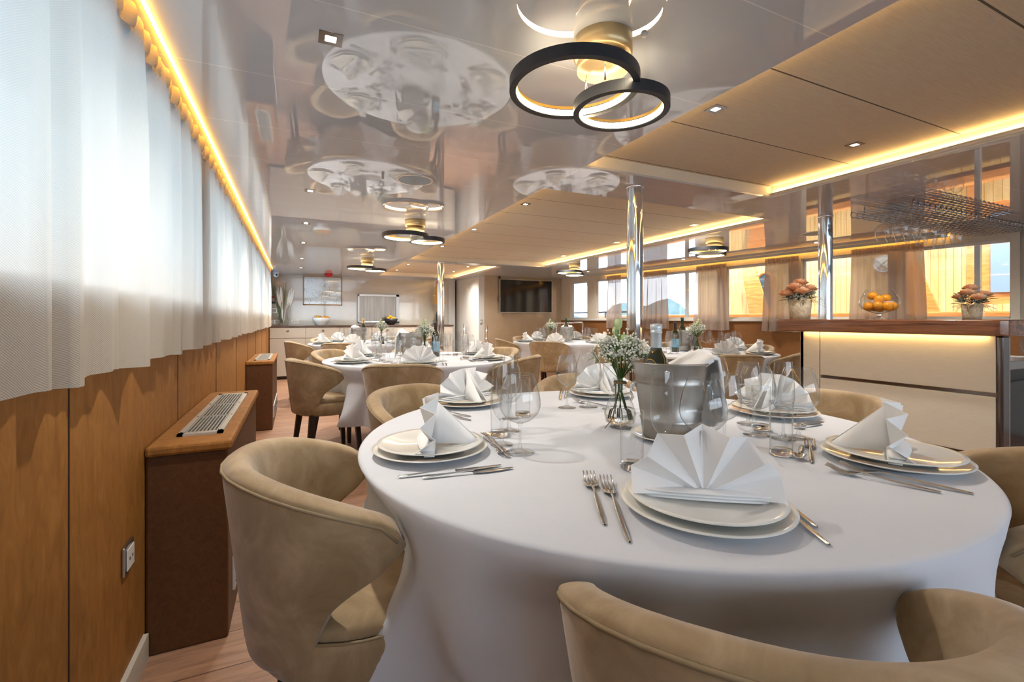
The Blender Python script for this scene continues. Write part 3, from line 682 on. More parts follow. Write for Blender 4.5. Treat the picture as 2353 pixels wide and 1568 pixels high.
MB_l = MB().box(2.980, 2.990, 1.02, 1.90, 1.0288, 1.0298).build('led_strip', 'strip', None, False); tag(MB_l, 'warm led strip tucked under the walnut bar top', 'light strip')
t = thing('bottle_cooler', 'black glass-door cooler at the near end of the bar', 'fridge', (3.13, 1.0, 0))
MB().box(0, .58, .03, .6, .02, .86).build('body', 'black', t, False, bevel=.004)
MB().box(.005, .575, .0, .03, .03, .80).build('door', 'screen', t, False, bevel=.004)
MB().box(.0, .58, -.006, .6, .86, .90).build('steel_top', 'steel', t, False, bevel=.003)
MB().box(-.02, -.004, -.012, .03, .03, 1.02).build('steel_frame', 'steel', t, False)
t = thing('steel_cup', 'small steel cup on the shelf under the bar top', 'cup', (3.38, 1.12, .90))
MB().lathe([(0, .001), (.022, .001), (.025, .06), (.023, .06), (.02, .006), (0, .004)], 24).build('body', 'steel', t)
MB().tube([(.024, 0, .05), (.04, 0, .04), (.024, 0, .015)], .003, 6).build('handle', 'steel', t)
socket('wall_socket', 'white socket on the pale wall behind the bar', (rx(1.6) - .002, 1.62, .99), pi / 2 + pi, .12, .08, True, 'outlet')
# ---- flowers and orange glass on the bar
def rose(mb, c, r, rnd):
    for ring, (n, rr, hh) in enumerate(((3, .35, 1.0), (4, .62, .92), (5, .88, .74), (6, 1.08, .5))):
        off = rnd.uniform(0, 6)
        for k in range(n):
            a = off + 2 * pi * k / n; wd = 2 * pi / n * .72; rows = []
            for i in range(5):
                q = i / 4; row = []
                for j in range(5):
                    s = (j / 4 - .5) * 2; aa = a + s * wd * (.4 + .6 * sin(pi * min(q * .75 + .15, 1)))
                    rad = r * rr * (.25 + .75 * sin(q * pi * .55)) * (1 + .10 * q * q * ring * .5)
                    row.append((c[0] + rad * cos(aa), c[1] + rad * sin(aa), c[2] + r * (hh * 1.15 * q - .35) - r * .12 * s * s * q))
                rows.append(row)
            mb.grid(rows)
def leafq(mb, p, dirv, ln, wd, up=.2):
    p = Vector(p); d = Vector(dirv).normalized(); s = d.cross(Vector((0, 0, 1))); s = s.normalized() if s.length > .01 else Vector((1, 0, 0))
    rows = []
    for i in range(5):
        q = i / 4; c = p + d * ln * q + Vector((0, 0, up * ln * q * (1 - q) * 2)); w_ = wd * sin(pi * (q * .92 + .04)); rows.append([c - s * w_, c + Vector((0, 0, -w_ * .3)), c + s * w_])
    mb.grid(rows)
def bouquet(name, label, loc, ph, pr, spread, nrose, seed, rr):
    t = thing(name, label, 'flower pot', loc, 0, 'rose pots on the bar'); rnd = random.Random(seed)
    MB().lathe([(0, 0), (pr * .86, 0), (pr * .9, ph * .3), (pr, ph), (pr * .9, ph), (pr * .85, ph * .8), (0, ph * .8)], 32).build('pot', 'bark', t)
    mb = MB()
    for k in range(90):
        a = rnd.uniform(0, 6.28); b_ = a + rnd.uniform(-.8, .8); r1 = pr * rnd.uniform(.7, 1.1); r2 = spread * rnd.uniform(.5, 1.1); z = ph + rnd.uniform(-.02, .03)
        mb.tube([(r1 * cos(a), r1 * sin(a), z), ((r1 + r2) / 2 * cos((a + b_) / 2 + .2), (r1 + r2) / 2 * sin((a + b_) / 2 + .2), z + rnd.uniform(-.01, .02)), (r2 * cos(b_), r2 * sin(b_), z + rnd.uniform(-.04, .01))], .0007, 3, False)
    f_ = mb.build('straw_fibre', 'fibre', t, False); f_['kind'] = 'stuff'
    for k in range(nrose):
        a = 2.4 * k + .6; q = spread * (.18 + .40 * sqrt(k / nrose)); mb = MB()
        rose(mb, (q * cos(a), q * sin(a), ph + rr * (2.75 - 1.9 * sqrt(k / nrose))), rr, rnd); mb.build('rose', 'rose', t)
    mb = MB()
    for k in range(26):
        a = rnd.uniform(0, 6.28); q = spread * rnd.uniform(.2, .5)
        leafq(mb, (q * cos(a), q * sin(a), ph + rnd.uniform(.0, .03)), (cos(a), sin(a), rnd.uniform(-.1, .3)), rnd.uniform(.035, .06), .012)
    l = mb.build('leaf', 'leaf', t)
    mb = MB()
    for k in range(110):
        a = rnd.uniform(0, 6.28); q = spread * rnd.uniform(.3, .62); z = ph + rnd.uniform(.01, .055)
        mb.tube([(q * cos(a), q * sin(a), z), (q * cos(a) * 1.15 + rnd.uniform(-.01, .01), q * sin(a) * 1.15 + rnd.uniform(-.01, .01), z + rnd.uniform(.0, .018))], .0022, 4)
    s = mb.build('sage_sprig', 'sage', t); s['kind'] = 'stuff'
    return t
bouquet('rose_pot', 'tall fibre pot of apricot roses at the left end of the bar', (3.035, 1.955, 1.107), .125, .068, .14, 7, 4, .042)
bouquet('rose_pot', 'low fibre pot of apricot roses at the right of the bar', (3.35, 1.208, 1.107), .082, .045, .105, 5, 9, .032)
t = thing('goblet_vase', 'large clear goblet filled with oranges on the bar', 'glass', (3.2, 1.578, 1.107))
MB().lathe([(.012, .032), (.05, .045), (.088, .068), (.101, .098), (.092, .13), (.066, .182)], 48).build('bowl', 'glass', t)
MB().lathe([(0, 0), (.048, .002), (.046, .006), (.012, .012), (.010, .026), (.016, .036), (0, .04)], 32).build('foot', 'solidglass', t)
GC = (3.2, 1.578, 1.107)
oranges(GC, [(-.062, -.025, .083, .72), (-.025, -.058, .078, .80), (.030, -.056, .078, .80), (.066, -.015, .084, .72), (.02, .03, .075, .8), (-.03, .04, .078, .8),
             (-.04, -.02, .120, .74), (.018, -.028, .125, .78), (.055, .022, .122, .66), (-.028, .02, .142, .74), (0, -.005, .066, .7)], (('leftmost bottom', 'bottom centre-left', 'bottom centre-right', 'rightmost bottom', 'bottom rear right', 'bottom rear left', 'middle left', 'middle centre', 'middle right', 'topmost', 'lowest central'), 'inside the large goblet on the bar'), 'oranges in the goblet')
bpy.data.objects.remove(orp)
# ---- glass rack
t = thing('hanging_glass_rack', 'chrome wire glass rack hung from the ceiling above the bar', 'rack', (0, 0, 0))
X0, X1, Y0, Y1 = 3.84, 5.75, 1.70, 2.07
mb = MB()
for zz in (1.885, 1.922):
    for k in range(10): y = Y0 + (Y1 - Y0) * k / 9; mb.tube([(X0, y, zz), (X1, y, zz)], .0033, 5)
mb.build('wire', 'wirechrome', t)
mb = MB()
n = 26
for k in range(n): x = X0 + (X1 - X0) * k / (n - 1); mb.tube([(x, Y0 - .006, 1.928), (x, Y0 - .012, 1.904), (x, Y0 - .006, 1.880), (x, Y1 + .006, 1.880), (x, Y1 + .012, 1.904), (x, Y1 + .006, 1.928)], .0033, 5)
mb.build('cross_wire', 'wirechrome', t)
for x in (X0 + .1, X1 - .1):
    for y in (Y0 + .03, Y1 - .03): MB().tube([(x, y, 1.92), (x, y, H)], .004, 6).build('hanger', 'wirechrome', t)
# ================================================================== TABLE WARE PROTOTYPES
far = (0, 0, -50)
def glassware(name, cat, bowlp, stemp, lab='x'):
    t = thing(name, lab, cat, far)
    rr_, zr_ = bowlp[-1]; MB().lathe(bowlp, 48).lathe([(rr_ + .0005, zr_), (rr_, zr_ + .0006), (rr_ - .0006, zr_), (rr_, zr_ - .0005)], 48, (0, 0, 0), True).build('bowl' if stemp else 'body', 'glass', t)
    if stemp: MB().lathe(stemp, 24).build('stem', 'stemglass', t)
    return t
def stemprof(rf, hs):   # solid foot and stem as one turned piece
    return [(0, 0), (rf, .0005), (rf, .002), (rf * .5, .0045), (.006, .010), (.0035, .022), (.0032, hs * .7), (.0045, hs - .004), (.009, hs + .003), (0, hs + .004)]
G = {}
def bowl_curve(rm, rr, hs, h, low=.38):
    P_ = []
    for k in range(15):
        q = k / 14; z = hs + (h - hs) * q
        if q < low: r = rm * sin((q / low) * pi / 2) ** .55 if q > 0 else .004
        else: r = rr + (rm - rr) * (cos((q - low) / (1 - low) * pi / 2)) ** 1.0
        P_.append((max(r, .004), z))
    return P_
G['wine'] = glassware('wine_glass', 'wine glass', bowl_curve(.041, .031, .085, .205), stemprof(.035, .085))
G['balloon'] = glassware('burgundy_glass', 'wine glass', bowl_curve(.054, .036, .075, .205), stemprof(.037, .075))
G['flute'] = glassware('champagne_flute', 'champagne glass', bowl_curve(.029, .023, .068, .225, .35), stemprof(.031, .068))
t = thing('water_tumbler', 'x', 'tumbler', far); G['tumbler'] = t
MB().lathe([(.026, .014), (.0265, .06), (.0275, .135)], 40).lathe([(.0280, .135), (.0275, .1358), (.0268, .135), (.0275, .1342)], 40, (0, 0, 0), True).build('body', 'glass', t)
MB().lathe([(0, 0), (.025, 0), (.0265, .003), (.0265, .015), (.022, .013), (0, .011)], 40).build('thick_base', 'solidglass', t)
PS = .925
G['charger'] = tag(MB().lathe([(r * PS, z) for r, z in [(0, .003), (.095, .003), (.10, .0), (.105, .003), (.15, .014), (.160, .017), (.161, .019), (.150, .018), (.104, .007), (0, .006)]], 72).build('charger_plate', 'china'), 'x', 'plate')
G['plate'] = tag(MB().lathe([(r * PS, z) for r, z in [(0, .003), (.088, .003), (.090, 0), (.095, .003), (.132, .013), (.146, .016), (.147, .018), (.134, .017), (.094, .0065), (0, .0055)]], 72).build('dinner_plate', 'china'), 'x', 'plate')
# fan napkin
def napkin(seed, w=.142, NP=6):
    rnd = random.Random(seed); rows = []
    radii = [.004, .03, .06, .09, .12, w]
    for r in radii:
        row = []
        for i in range(2 * NP + 1):
            a = radians(2 + (176) * i / (2 * NP)); q = r / w
            dy = (.021 if i % 2 else -.021) * q ** .9 * (1 + .2 * sin(i * 1.7 + seed))
            rs = r * (1.0 + (.045 if i % 2 else -.03) * q)
            lift = .008
            row.append((-rs * cos(a) * 1.0, dy - .012 * (1 - sin(a)) * q, lift + rs * sin(a) * .88))
        rows.append(row)
    n = MB().grid(rows).build('fan_napkin', 'napkin', None, False, solid=.0018); d = n.modifiers.new('b', 'BEVEL'); d.width = .006; d.segments = 3; d.limit_method = 'ANGLE'; d.angle_limit = radians(20)
    for p in n.data.polygons: p.use_smooth = True
    # supporting fold towards the table centre
    A = (0, .0, .008 + .138); mb = MB()
    for s in (-1, 1):
        rows = []
        for i in range(7):
            q = i / 6
            top = Vector((s * .004, .006, .128)).lerp(Vector((s * .012, .135, .006)), q); bot = Vector((s * .014, .0, .006)).lerp(Vector((s * .030, .130, .004)), q)
            rows.append([top, top.lerp(bot, .5) + Vector((s * .006 * sin(pi * q), 0, 0)), bot])
        mb.grid(rows)
    mb.build('support_fold', 'napkin', n, True, solid=.0016)
    # folded layers at the foot
    mb = MB()
    for k in range(3):
        z = .003 + k * .007; rows = []
        for j in range(9):
            q = j / 8; rows.append([(-.13 + .26 * q, -.012 - .004 * k - .018 * sin(pi * q), z + .004 * sin(pi * q)), (-.13 + .26 * q, .014, z)])
        mb.grid(rows)
    mb.build('folded_base', 'napkin', n, True, solid=.003)
    n.location = far; return tag(n, 'x', 'napkin')
G['nap'] = napkin(1); G['nap5'] = napkin(2.5, NP=5)
# cutlery: axis along +Y, business end at +Y, lying on z=0, length ~.2
def handle(L0, L1, w=.0045, th=.0022):
    rows = []
    for q, ww, zz in ((0, .25, .002), (.03, .8, .002), (.25, 1.0, .0035), (.6, .85, .006), (.85, .5, .009), (1, .55, .009)):
        y = L0 + (L1 - L0) * q; rows.append([(w * ww * cos(a), y, zz + th * sin(a) * (.6 + .4 * ww)) for a in [2 * pi * k / 10 for k in range(10)]])
    return MB().grid(rows, True)
def fork():
    mb = handle(-.10, .035)
    def zc(y): q = (y - .035) / .065; return .009 - .008 * sin(pi * min(q * 1.1, 1)) + .006 * q
    rows = []
    for y, w in ((.033, .003), (.040, .007), (.050, .0115), (.060, .0118)): rows.append([(-w, y, zc(y) + .0015), (0, y, zc(y)), (w, y, zc(y) + .0015), (w, y, zc(y) - .0005), (0, y, zc(y) - .0015), (-w, y, zc(y) - .0005)])
    mb.grid(rows, True)
    for k in range(4):
        x = -.0099 + k * .0066; rows = []
        for i in range(6):
            y = .058 + .042 * i / 5; hw = .0019 * (1 - .55 * (i / 5) ** 2); rows.append([(x - hw, y, zc(y) + .001), (x + hw, y, zc(y) + .001), (x + hw, y, zc(y) - .0008), (x - hw, y, zc(y) - .0008)])
        mb.grid(rows, True)
    return tag(mb.build('fork', 'cutlery', None, True), 'x', 'fork')
def knife():
    mb = handle(-.11, .015); mb.v = [(x, y, z * .6 + .002) for x, y, z in mb.v]; rows = []
    for q in range(9):
        s = q / 8; y = .012 + .105 * s; w0 = -.004; w1 = .004 + .005 * sin(pi * min(s * 1.05 + .12, 1)); 
        if s > .95: w1 = w0 + .003
        rows.append([(w0, y, .0035), (w1, y, .0032), (w1, y, .0026), (w0, y, .0022)])
    mb.grid(rows, True); return tag(mb.build('knife', 'cutlery', None, True), 'x', 'knife')
def spoon():
    mb = handle(-.09, .035); rows = []
    for i in range(9):
        s = i / 8; y = .034 + .045 * s; w = .0145 * max(sin(pi * (s * .94 + .03)), .12) ** .7; row = []
        for j in range(7):
            t_ = (j / 6 - .5) * 2; row.append((w * t_, y, .004 + .006 * t_ * t_ * sin(pi * s) + .005 * (1 - s) + .003 * s))
        rows.append(row)
    mb.grid(rows); return tag(mb.build('spoon', 'cutlery', None, True, solid=.001), 'x', 'spoon')
G['fork'] = fork(); G['knife'] = knife(); G['spoon'] = spoon()
# ================================================================== CHAIR
def make_chair():
    t = thing('dining_armchair', 'x', 'chair', far)
    Rb = .295
    def plan(l, z, off=0.):
        sc = .79 + .21 * min(max((z - .41) / .4, 0), 1); R = (Rb - off / sc)
        lq = Rb * pi / 2 * .94
        if abs(l) <= lq: a = l / Rb; x, y = R * sin(a), -R * cos(a)
        else:
            a = lq / Rb * (1 if l > 0 else -1); ex = abs(l) - lq; x, y = R * sin(a) - (1 if l > 0 else -1) * ex * .02, -R * cos(a) + ex
        return x * sc * 1.0, y * (sc * .75 + .25), z
    top = [(0, .815), (.06, .815), (.12, .814), (.18, .810), (.24, .801), (.30, .788), (.36, .772), (.41, .756), (.455, .738), (.488, .714), (.500, .682)]
    bot = [(0, .405), (.07, .405), (.15, .407), (.225, .418), (.285, .447), (.318, .485), (.334, .525), (.356, .562), (.398, .594), (.450, .622), (.488, .652)]
    def edge(tab, s):
        k = min(int(abs(s)), 9); f = abs(s) - k; a, b_ = tab[k], tab[k + 1]; return a[0] + (b_[0] - a[0]) * f, a[1] + (b_[1] - a[1]) * f
    TH = .056
    loop = [(q, 0) for q in (.02, .10, .22, .34, .46, .58, .70, .80, .88, .94)] + [(.975, .06), (.99, .20), (.997, .38), (1.0, .5), (.997, .62), (.99, .80), (.975, .94)] + \
           [(q, 1) for q in (.94, .88, .80, .70, .58, .46, .34, .22, .10, .02)] + [(.006, .85), (0, .5), (.006, .15)]
    cols = [x / 2 for x in range(-18, 19)]; cols = [-9.97, -9.85, -9.6, -9.3] + cols + [9.3, 9.6, 9.85, 9.97]
    rows = []
    for sv in cols:
        (lt, zt), (lb, zb) = edge(top, sv), edge(bot, sv); th = TH * min(1, sqrt(max(0, 1 - ((abs(sv) - 9) ** 2 if abs(sv) > 9 else 0)))) ; row = []
        for u, o_ in loop:
            l = lb + (lt - lb) * u + .016 * sin(pi * u) * (abs(sv) / 10) ** 3; z = zb + (zt - zb) * u
            puff = .006 * sin(pi * u) * (1 if o_ >= .5 else 0)
            row.append(plan(l if sv > 0 else -l, z, (TH - th) / 2 + o_ * th - puff * .0 + .0))
        rows.append(row)
    mb = MB().grid(rows, True); n = len(loop); mb.f.append(tuple(range(n))[::-1]); mb.f.append(tuple(range((len(rows) - 1) * n, len(rows) * n)))
    sh = mb.build('backrest', 'velvet', t, True); su = sh.modifiers.new('u', 'SUBSURF'); su.levels = 1; su.render_levels = 1
    # piping around the outer top edge
    pts = []
    for s in range(-9, 10):
        l, z = top[abs(s)]; l = l if s >= 0 else -l; x, y, z = plan(l, z - .016 - .01 * (abs(s) > 8), .000); pts.append((x, y, z))
    MB().tube(pts, .0032, 6).build('piping', 'piping', t)
    # centre back seam
    pts = []
    for k in range(9): z = .42 + .375 * k / 8; x, y, z = plan(0, z, -.0008); pts.append((0, y, z))
    MB().tube(pts, .0018, 5).build('back_seam', 'piping', t)
    # seat tub and cushion
    def seatout(R, yf, n=40):
        P_ = []
        for k in range(n):
            a = 2 * pi * k / n; x, y = cos(a), sin(a); e = 3.2 if y > 0 else 2.1
            r = 1 / (abs(x) ** e + abs(y) ** e) ** (1 / e); P_.append((R * r * x, (yf if y > 0 else R * .98) * r * y))
        return P_
    rows = []
    for z, s in ((.405, .82), (.400, .94), (.415, .985), (.445, .995), (.478, 1.01), (.492, 1.0), (.496, .97)): rows.append([(x * s, y * s, z) for x, y in seatout(.242, .262)])
    mb = MB().grid(rows, True); mb.f.append(tuple(range(40))[::-1]); mb.build('seat_base', 'velvet', t)
    rows = []
    for z, s in ((.492, .955), (.498, .975), (.510, .975), (.520, .94), (.526, .80), (.529, .4), (.529, .02)): rows.append([(x * s, y * s, z) for x, y in seatout(.240, .262)])
    MB().grid(rows, True).build('seat', 'velvet', t)
    MB().tube([(x * .985, y * .985, .4955) for x, y in seatout(.243, .264)] + [tuple(.985 * w_ for w_ in seatout(.243, .264)[0]) + (.4955,)], .003, 5, False).build('seat_piping', 'piping', t)
    for sx in (-1, 1):
        for yy, sp in ((.17, .03), (-.15, -.05)):
            a, w = (sx * .155, yy), .021; b_ = (sx * .185, yy + sp)
            MB().add([(a[0] - w, a[1] - w, .41), (a[0] + w, a[1] - w, .41), (a[0] + w, a[1] + w, .41), (a[0] - w, a[1] + w, .41), (b_[0] - .012, b_[1] - .012, 0), (b_[0] + .012, b_[1] - .012, 0), (b_[0] + .012, b_[1] + .012, 0), (b_[0] - .012, b_[1] + .012, 0)],
                     [(0, 3, 2, 1)[::-1], (4, 5, 6, 7)[::-1], (0, 1, 5, 4)[::-1], (1, 2, 6, 5)[::-1], (2, 3, 7, 6)[::-1], (3, 0, 4, 7)[::-1]]).build('leg', 'darkwood', t, False, bevel=.003)
    return t
CH = make_chair()
# ================================================================== TABLES
TABLES = [
    dict(c=(.95, 1.15), s=[180, 119, 62, -4, -56, -117], ch=[180, 121, 64, -2, -56, -117], n='nearest table', hem=.33),
    dict(c=(1.0, 4.05), s=[-160, -105, -42, 18, 78, 136], ch=[-165, -112, -45, 18, 78, 136], n='second left table', hem=.34),
    dict(c=(.95, 7.0), s=[-172, -115, -55, 5, 65, 125], ch=[-172, -118, -55, 5, 65, 125], n='table before the buffet', hem=.34),
    dict(c=(3.75, 6.05), s=[-135, -75, -15, 45, 105, 165], ch=[-137, -75, -15, 45, 105, 165], n='television table', hem=.34),
    dict(c=(3.8, 3.6), s=[-110, -60, 0, 55, 115, 175], ch=[-116, -66, 0, 55, 115, 175], n='table behind the bar', hem=.34)]
def seatname(a):
    a = (a - 65 + 180) % 360 - 180     # angle relative to the view direction
    for lim, nm in ((22, 'far side'), (67, 'far left side'), (112, 'left side'), (157, 'near left side'), (181, 'near side')):
        if 0 <= a <= lim: return nm
    for lim, nm in ((-22, 'far side'), (-67, 'far right side'), (-112, 'right side'), (-157, 'near right side'), (-181, 'near side')):
        if lim <= a < 0: return nm
def tablecloth(c, R, seats, hem, seed, label):
    rnd = random.Random(seed); N = 288; rows = []
    ph = [rnd.uniform(0, 6.28) for _ in range(8)]
    for r in (.001, .2, .45, .65, .76, R - .012, R - .004, R): rows.append([(r * cos(2 * pi * k / N), r * sin(2 * pi * k / N), 0 if r < R - .005 else (-.0015 if r < R else -.006)) for k in range(N)])
    for i in range(1, 23):
        q = i / 22; row = []
        for k in range(N):
            a = 2 * pi * k / N
            hm = hem + .05 * sin(4 * a + ph[0]) + .02 * sin(9 * a + ph[1])
            z = -.006 - (TZ - hm) * q ** .9
            sw = a + .10 * q * sin(3 * a + ph[2])
            f = .50 * sin(11 * sw + ph[3] + 1.6 * q) + .50 * sin(17 * sw + ph[4] - 1.4 * q) + .30 * sin(5 * sw + ph[5]) + .10 * sin(31 * sw + ph[6] + 3 * q) + .55 * (.7 - 1.6 * abs(sin(5.5 * sw + ph[7] + 1.1 * q))) + .25 * (.6 - abs(sin(8.5 * a + ph[2] - 2.0 * q)))
            f2 = max(f, -0.4)
            rr = R + .003 + (.012 + .080 * q) * ((f2 + .35 * f2 ** 3) * min(1, q * 3.5)) + .012 * q
            for s in seats:   # pushed in by the chairs
                d = (a - radians(s) + pi) % (2 * pi) - pi; rr -= .095 * min(1, q * 4) * math.exp(-(d / .36) ** 2)
            row.append((rr * cos(a), rr * sin(a), z))
        rows.append(row)
    o = MB().grid(rows, True).build('tablecloth', 'cloth'); o.location = (c[0], c[1], TZ)
    return tag(o, label, 'tablecloth', 'white round tablecloths')
def place(key, xy, z, rz, label, group=None, scale=None):
    o = dup(G[key], (xy[0], xy[1], z), rz, label, group, scale); return o
for ti, T in enumerate(TABLES):
    cx_, cy_ = T['c']; nm = T['n']
    t = thing('round_table', 'round table hidden under the white cloth of the ' + nm, 'table', (cx_, cy_, 0), 0, 'round dining tables')
    MB().lathe([(0, .725), (.78, .725), (.80, .735), (.80, .752), (0, .756)], 64).build('table_top', 'darkwood', t)
    MB().lathe([(0, 0), (.32, 0), (.32, .02), (.06, .04), (.045, .7), (.10, .725), (0, .725)], 40).build('pedestal', 'darkwood', t)
    tablecloth((cx_, cy_), .812, T['ch'], T['hem'], 20 + ti, 'white round tablecloth draped over the ' + nm)
    for k, a in enumerate(T['ch']):
        A = radians(a); dd = .815 if ti else (.80, .80, .80, .82, .79, .795)[k]
        dup(CH, (cx_ + dd * cos(A), cy_ + dd * sin(A), 0), A + pi / 2, 'beige velvet armchair, %s of the %s' % (seatname(a), nm), 'beige velvet dining chairs')
    for k, a in enumerate(T['s']):
        A = radians(a); sn = seatname(a); ux, uy = cos(A), sin(A); rx_, ry_ = -uy, ux   # rx_: diner's left is -?
        pr = .635; p = (cx_ + pr * ux, cy_ + pr * uy); rz = A + pi / 2     # local +Y points to the centre
        if ti == 0: p = [on(990, 1031, TZ + .01), on(1072, 924, TZ + .01), on(1382, 905, TZ + .01), on(1775, 946, TZ + .01), on(2050, 1052, TZ + .01), on(1618, 1160, TZ + .01)][k]
        place('charger', p, TZ + .0008, rz, 'large white under plate, %s of the %s' % (sn, nm), 'white under plates')
        place('plate', p, TZ + .0145, rz, 'upper white dinner plate, %s of the %s' % (sn, nm), 'white dinner plates')
        jit = random.Random(ti * 10 + k).uniform(-.25, .25) if ti else (-.3, -.25, .35, .3, -.1, -.16)[k]
        place('nap5' if (ti, k) == (0, 5) else 'nap', p, TZ + .0215, rz + jit, 'white fan-folded napkin, %s of the %s' % (sn, nm), 'fan folded napkins', (.93, .93, .96))
        def loc(dx, dy): # diner's frame: +dx right, +dy to the centre
            return (p[0] + dx * cos(rz) - dy * sin(rz), p[1] + dx * sin(rz) + dy * cos(rz))
        if ti:
            rj = random.Random(50 + ti * 10 + k)
            for key, dx, dy, w_ in (('tumbler', .04, .235, 'water tumbler'), ('flute', .10, .26, 'champagne flute'), ('balloon', .165, .22, 'big round wine glass'), ('wine', .19, .30, 'wine glass')):
                if ti == 2 and key == 'balloon': continue
                q = loc(dx + rj.uniform(-.015, .015), dy + rj.uniform(-.02, .02))
                place(key, q, TZ + .001, 0, 'clear %s, %s of the %s' % (w_, sn, nm), 'clear table glasses')
            if ti in (1, 4):
                for key, dx, dy, ro, w_ in (('fork', -.20, 0, 0, 'outer fork'), ('fork', -.175, .0, 0, 'inner fork'), ('knife', .18, 0, 0, 'inner knife'), ('knife', .205, 0, 0, 'outer knife'), ('spoon', -.03, .20, pi / 2, 'dessert spoon')):
                    q = loc(dx, dy); place(key, q, TZ + .001, rz + ro, 'steel %s, %s of the %s' % (w_, sn, nm), 'steel cutlery')
# ---- nearest table: glasses and cutlery where they stand
n0 = 'nearest table'
GL = [('tumbler', on(1148, 1003, TZ), 'straight water tumbler right of the left-hand plate'), ('flute', (.515, 1.165), 'champagne flute behind the round glass right of the left-hand plate'),
      ('balloon', on(1195, 1041, TZ), 'round wine glass standing foremost right of the left-hand plate'), ('wine', (.60, 1.30), 'wine glass behind the champagne flute at the left of the table'),
      ('tumbler', (.735, 1.475), 'water tumbler right of the far left plate'), ('flute', (.68, 1.46), 'champagne flute right of the far left plate'),
      ('wine', on(1303, 938, TZ), 'wine glass standing alone left of the flower vase'), ('balloon', on(1352, 936, TZ), 'wine glass between the lone wine glass and the flower vase'), ('flute', (1.10, 1.45), 'champagne flute behind the flower vase'),
      ('tumbler', on(1452, 1078, TZ), 'water tumbler in front of the flower vase'), ('flute', (.795, .845), 'champagne flute in front of the wine cooler'),
      ('balloon', (.880, .800), 'large round wine glass just behind the big near napkin'), ('wine', (1.005, .845), 'wine glass right of the largest round glass'),
      ('balloon', (1.42, 1.24), 'wine glass behind the white cooler cloth, left one'), ('wine', (1.36, 1.05), 'wine glass right of the cooler cloth'), ('flute', (1.33, 1.17), 'tall champagne flute right of the cooler cloth'), ('tumbler', (1.33, .98), 'water tumbler in front of the far right plate'),
      ('balloon', on(1738, 1000, TZ), 'round wine glass before the far right plate'), ('tumbler', on(1795, 1046, TZ), 'water tumbler between the right-hand plates'),
      ('flute', on(1800, 1010, TZ), 'champagne flute directly behind the right water tumbler'), ('balloon', (1.335, .865), 'round wine glass rightmost behind the water tumbler')]
for key, xy, lab in GL:
    place(key, xy, TZ + .001, random.uniform(0, 6), 'clear ' + lab + (' on the nearest table' if 'table' not in lab else ''), 'clear table glasses')
def lay(key, tip, end, label, z=.001):
    a, b_ = on(*tip, TZ + .003), on(*end, TZ + .003); dx, dy = a[0] - b_[0], a[1] - b_[1]; ln = hypot(dx, dy)
    base = dict(fork=.2, knife=.227, spoon=.17)[key]; y0 = dict(fork=-.1, knife=-.11, spoon=-.09)[key]
    s = min(max(ln / base, .8), 1.35); ux, uy = dx / ln, dy / ln
    o = dup(G[key], (b_[0] - ux * y0 * s, b_[1] - uy * y0 * s, TZ + z), atan2(uy, ux) - pi / 2, label, 'steel cutlery', (1.15, s, 1)); return o
lay('fork', (1352, 1096), (1390, 1206), 'smaller steel fork, left one of the two by the big near napkin')
lay('fork', (1390, 1104), (1447, 1246), 'larger steel fork right beside the near plate')
lay('knife', (1705, 1084), (1878, 1213), 'steel knife nearest the right edge of the near plate')
lay('knife', (1722, 1114), (1906, 1254), 'longer steel knife sticking out lowest right of the near plate')
lay('knife', (1152, 1070), (914, 1097), 'steel knife in front of the left-hand plate, upper one')
lay('knife', (1180, 1076), (970, 1099), 'steel knife in front of the left-hand plate, lower one')
lay('fork', (1166, 1050), (1112, 1003), 'small fork right of the left-hand plate under the spoon')
lay('spoon', (1110, 1002), (1168, 1052), 'small spoon right of the left-hand plate', .006)
lay('fork', (1898, 1079), (2163, 1132), 'lower fork in front of the right-hand plate')
lay('fork', (1928, 1074), (2238, 1135), 'upper fork in front of the right-hand plate, nearer the plate')
lay('spoon', (1835, 1058), (1842, 1025), 'small spoon left of the right-hand plate')
lay('fork', (1860, 1018), (1866, 1064), 'small fork left of the right-hand plate')
lay('spoon', (1830, 984), (1888, 975), 'small spoon beside the far right plate')
lay('fork', (1830, 978), (1893, 968), 'small fork beside the far right plate')
lay('fork', (1010, 948), (1082, 957), 'fork upper one between the two left plates')
lay('fork', (1012, 953), (1082, 966), 'fork lower one between the two left plates')
lay('knife', (1292, 885), (1287, 918), 'left knife of the two whose ends shine at the far table edge')
lay('knife', (1305, 882), (1299, 916), 'right knife of the two whose ends shine at the far table edge')
lay('fork', (1333, 925), (1400, 934), 'fork lying before the far plate behind the wine glasses')
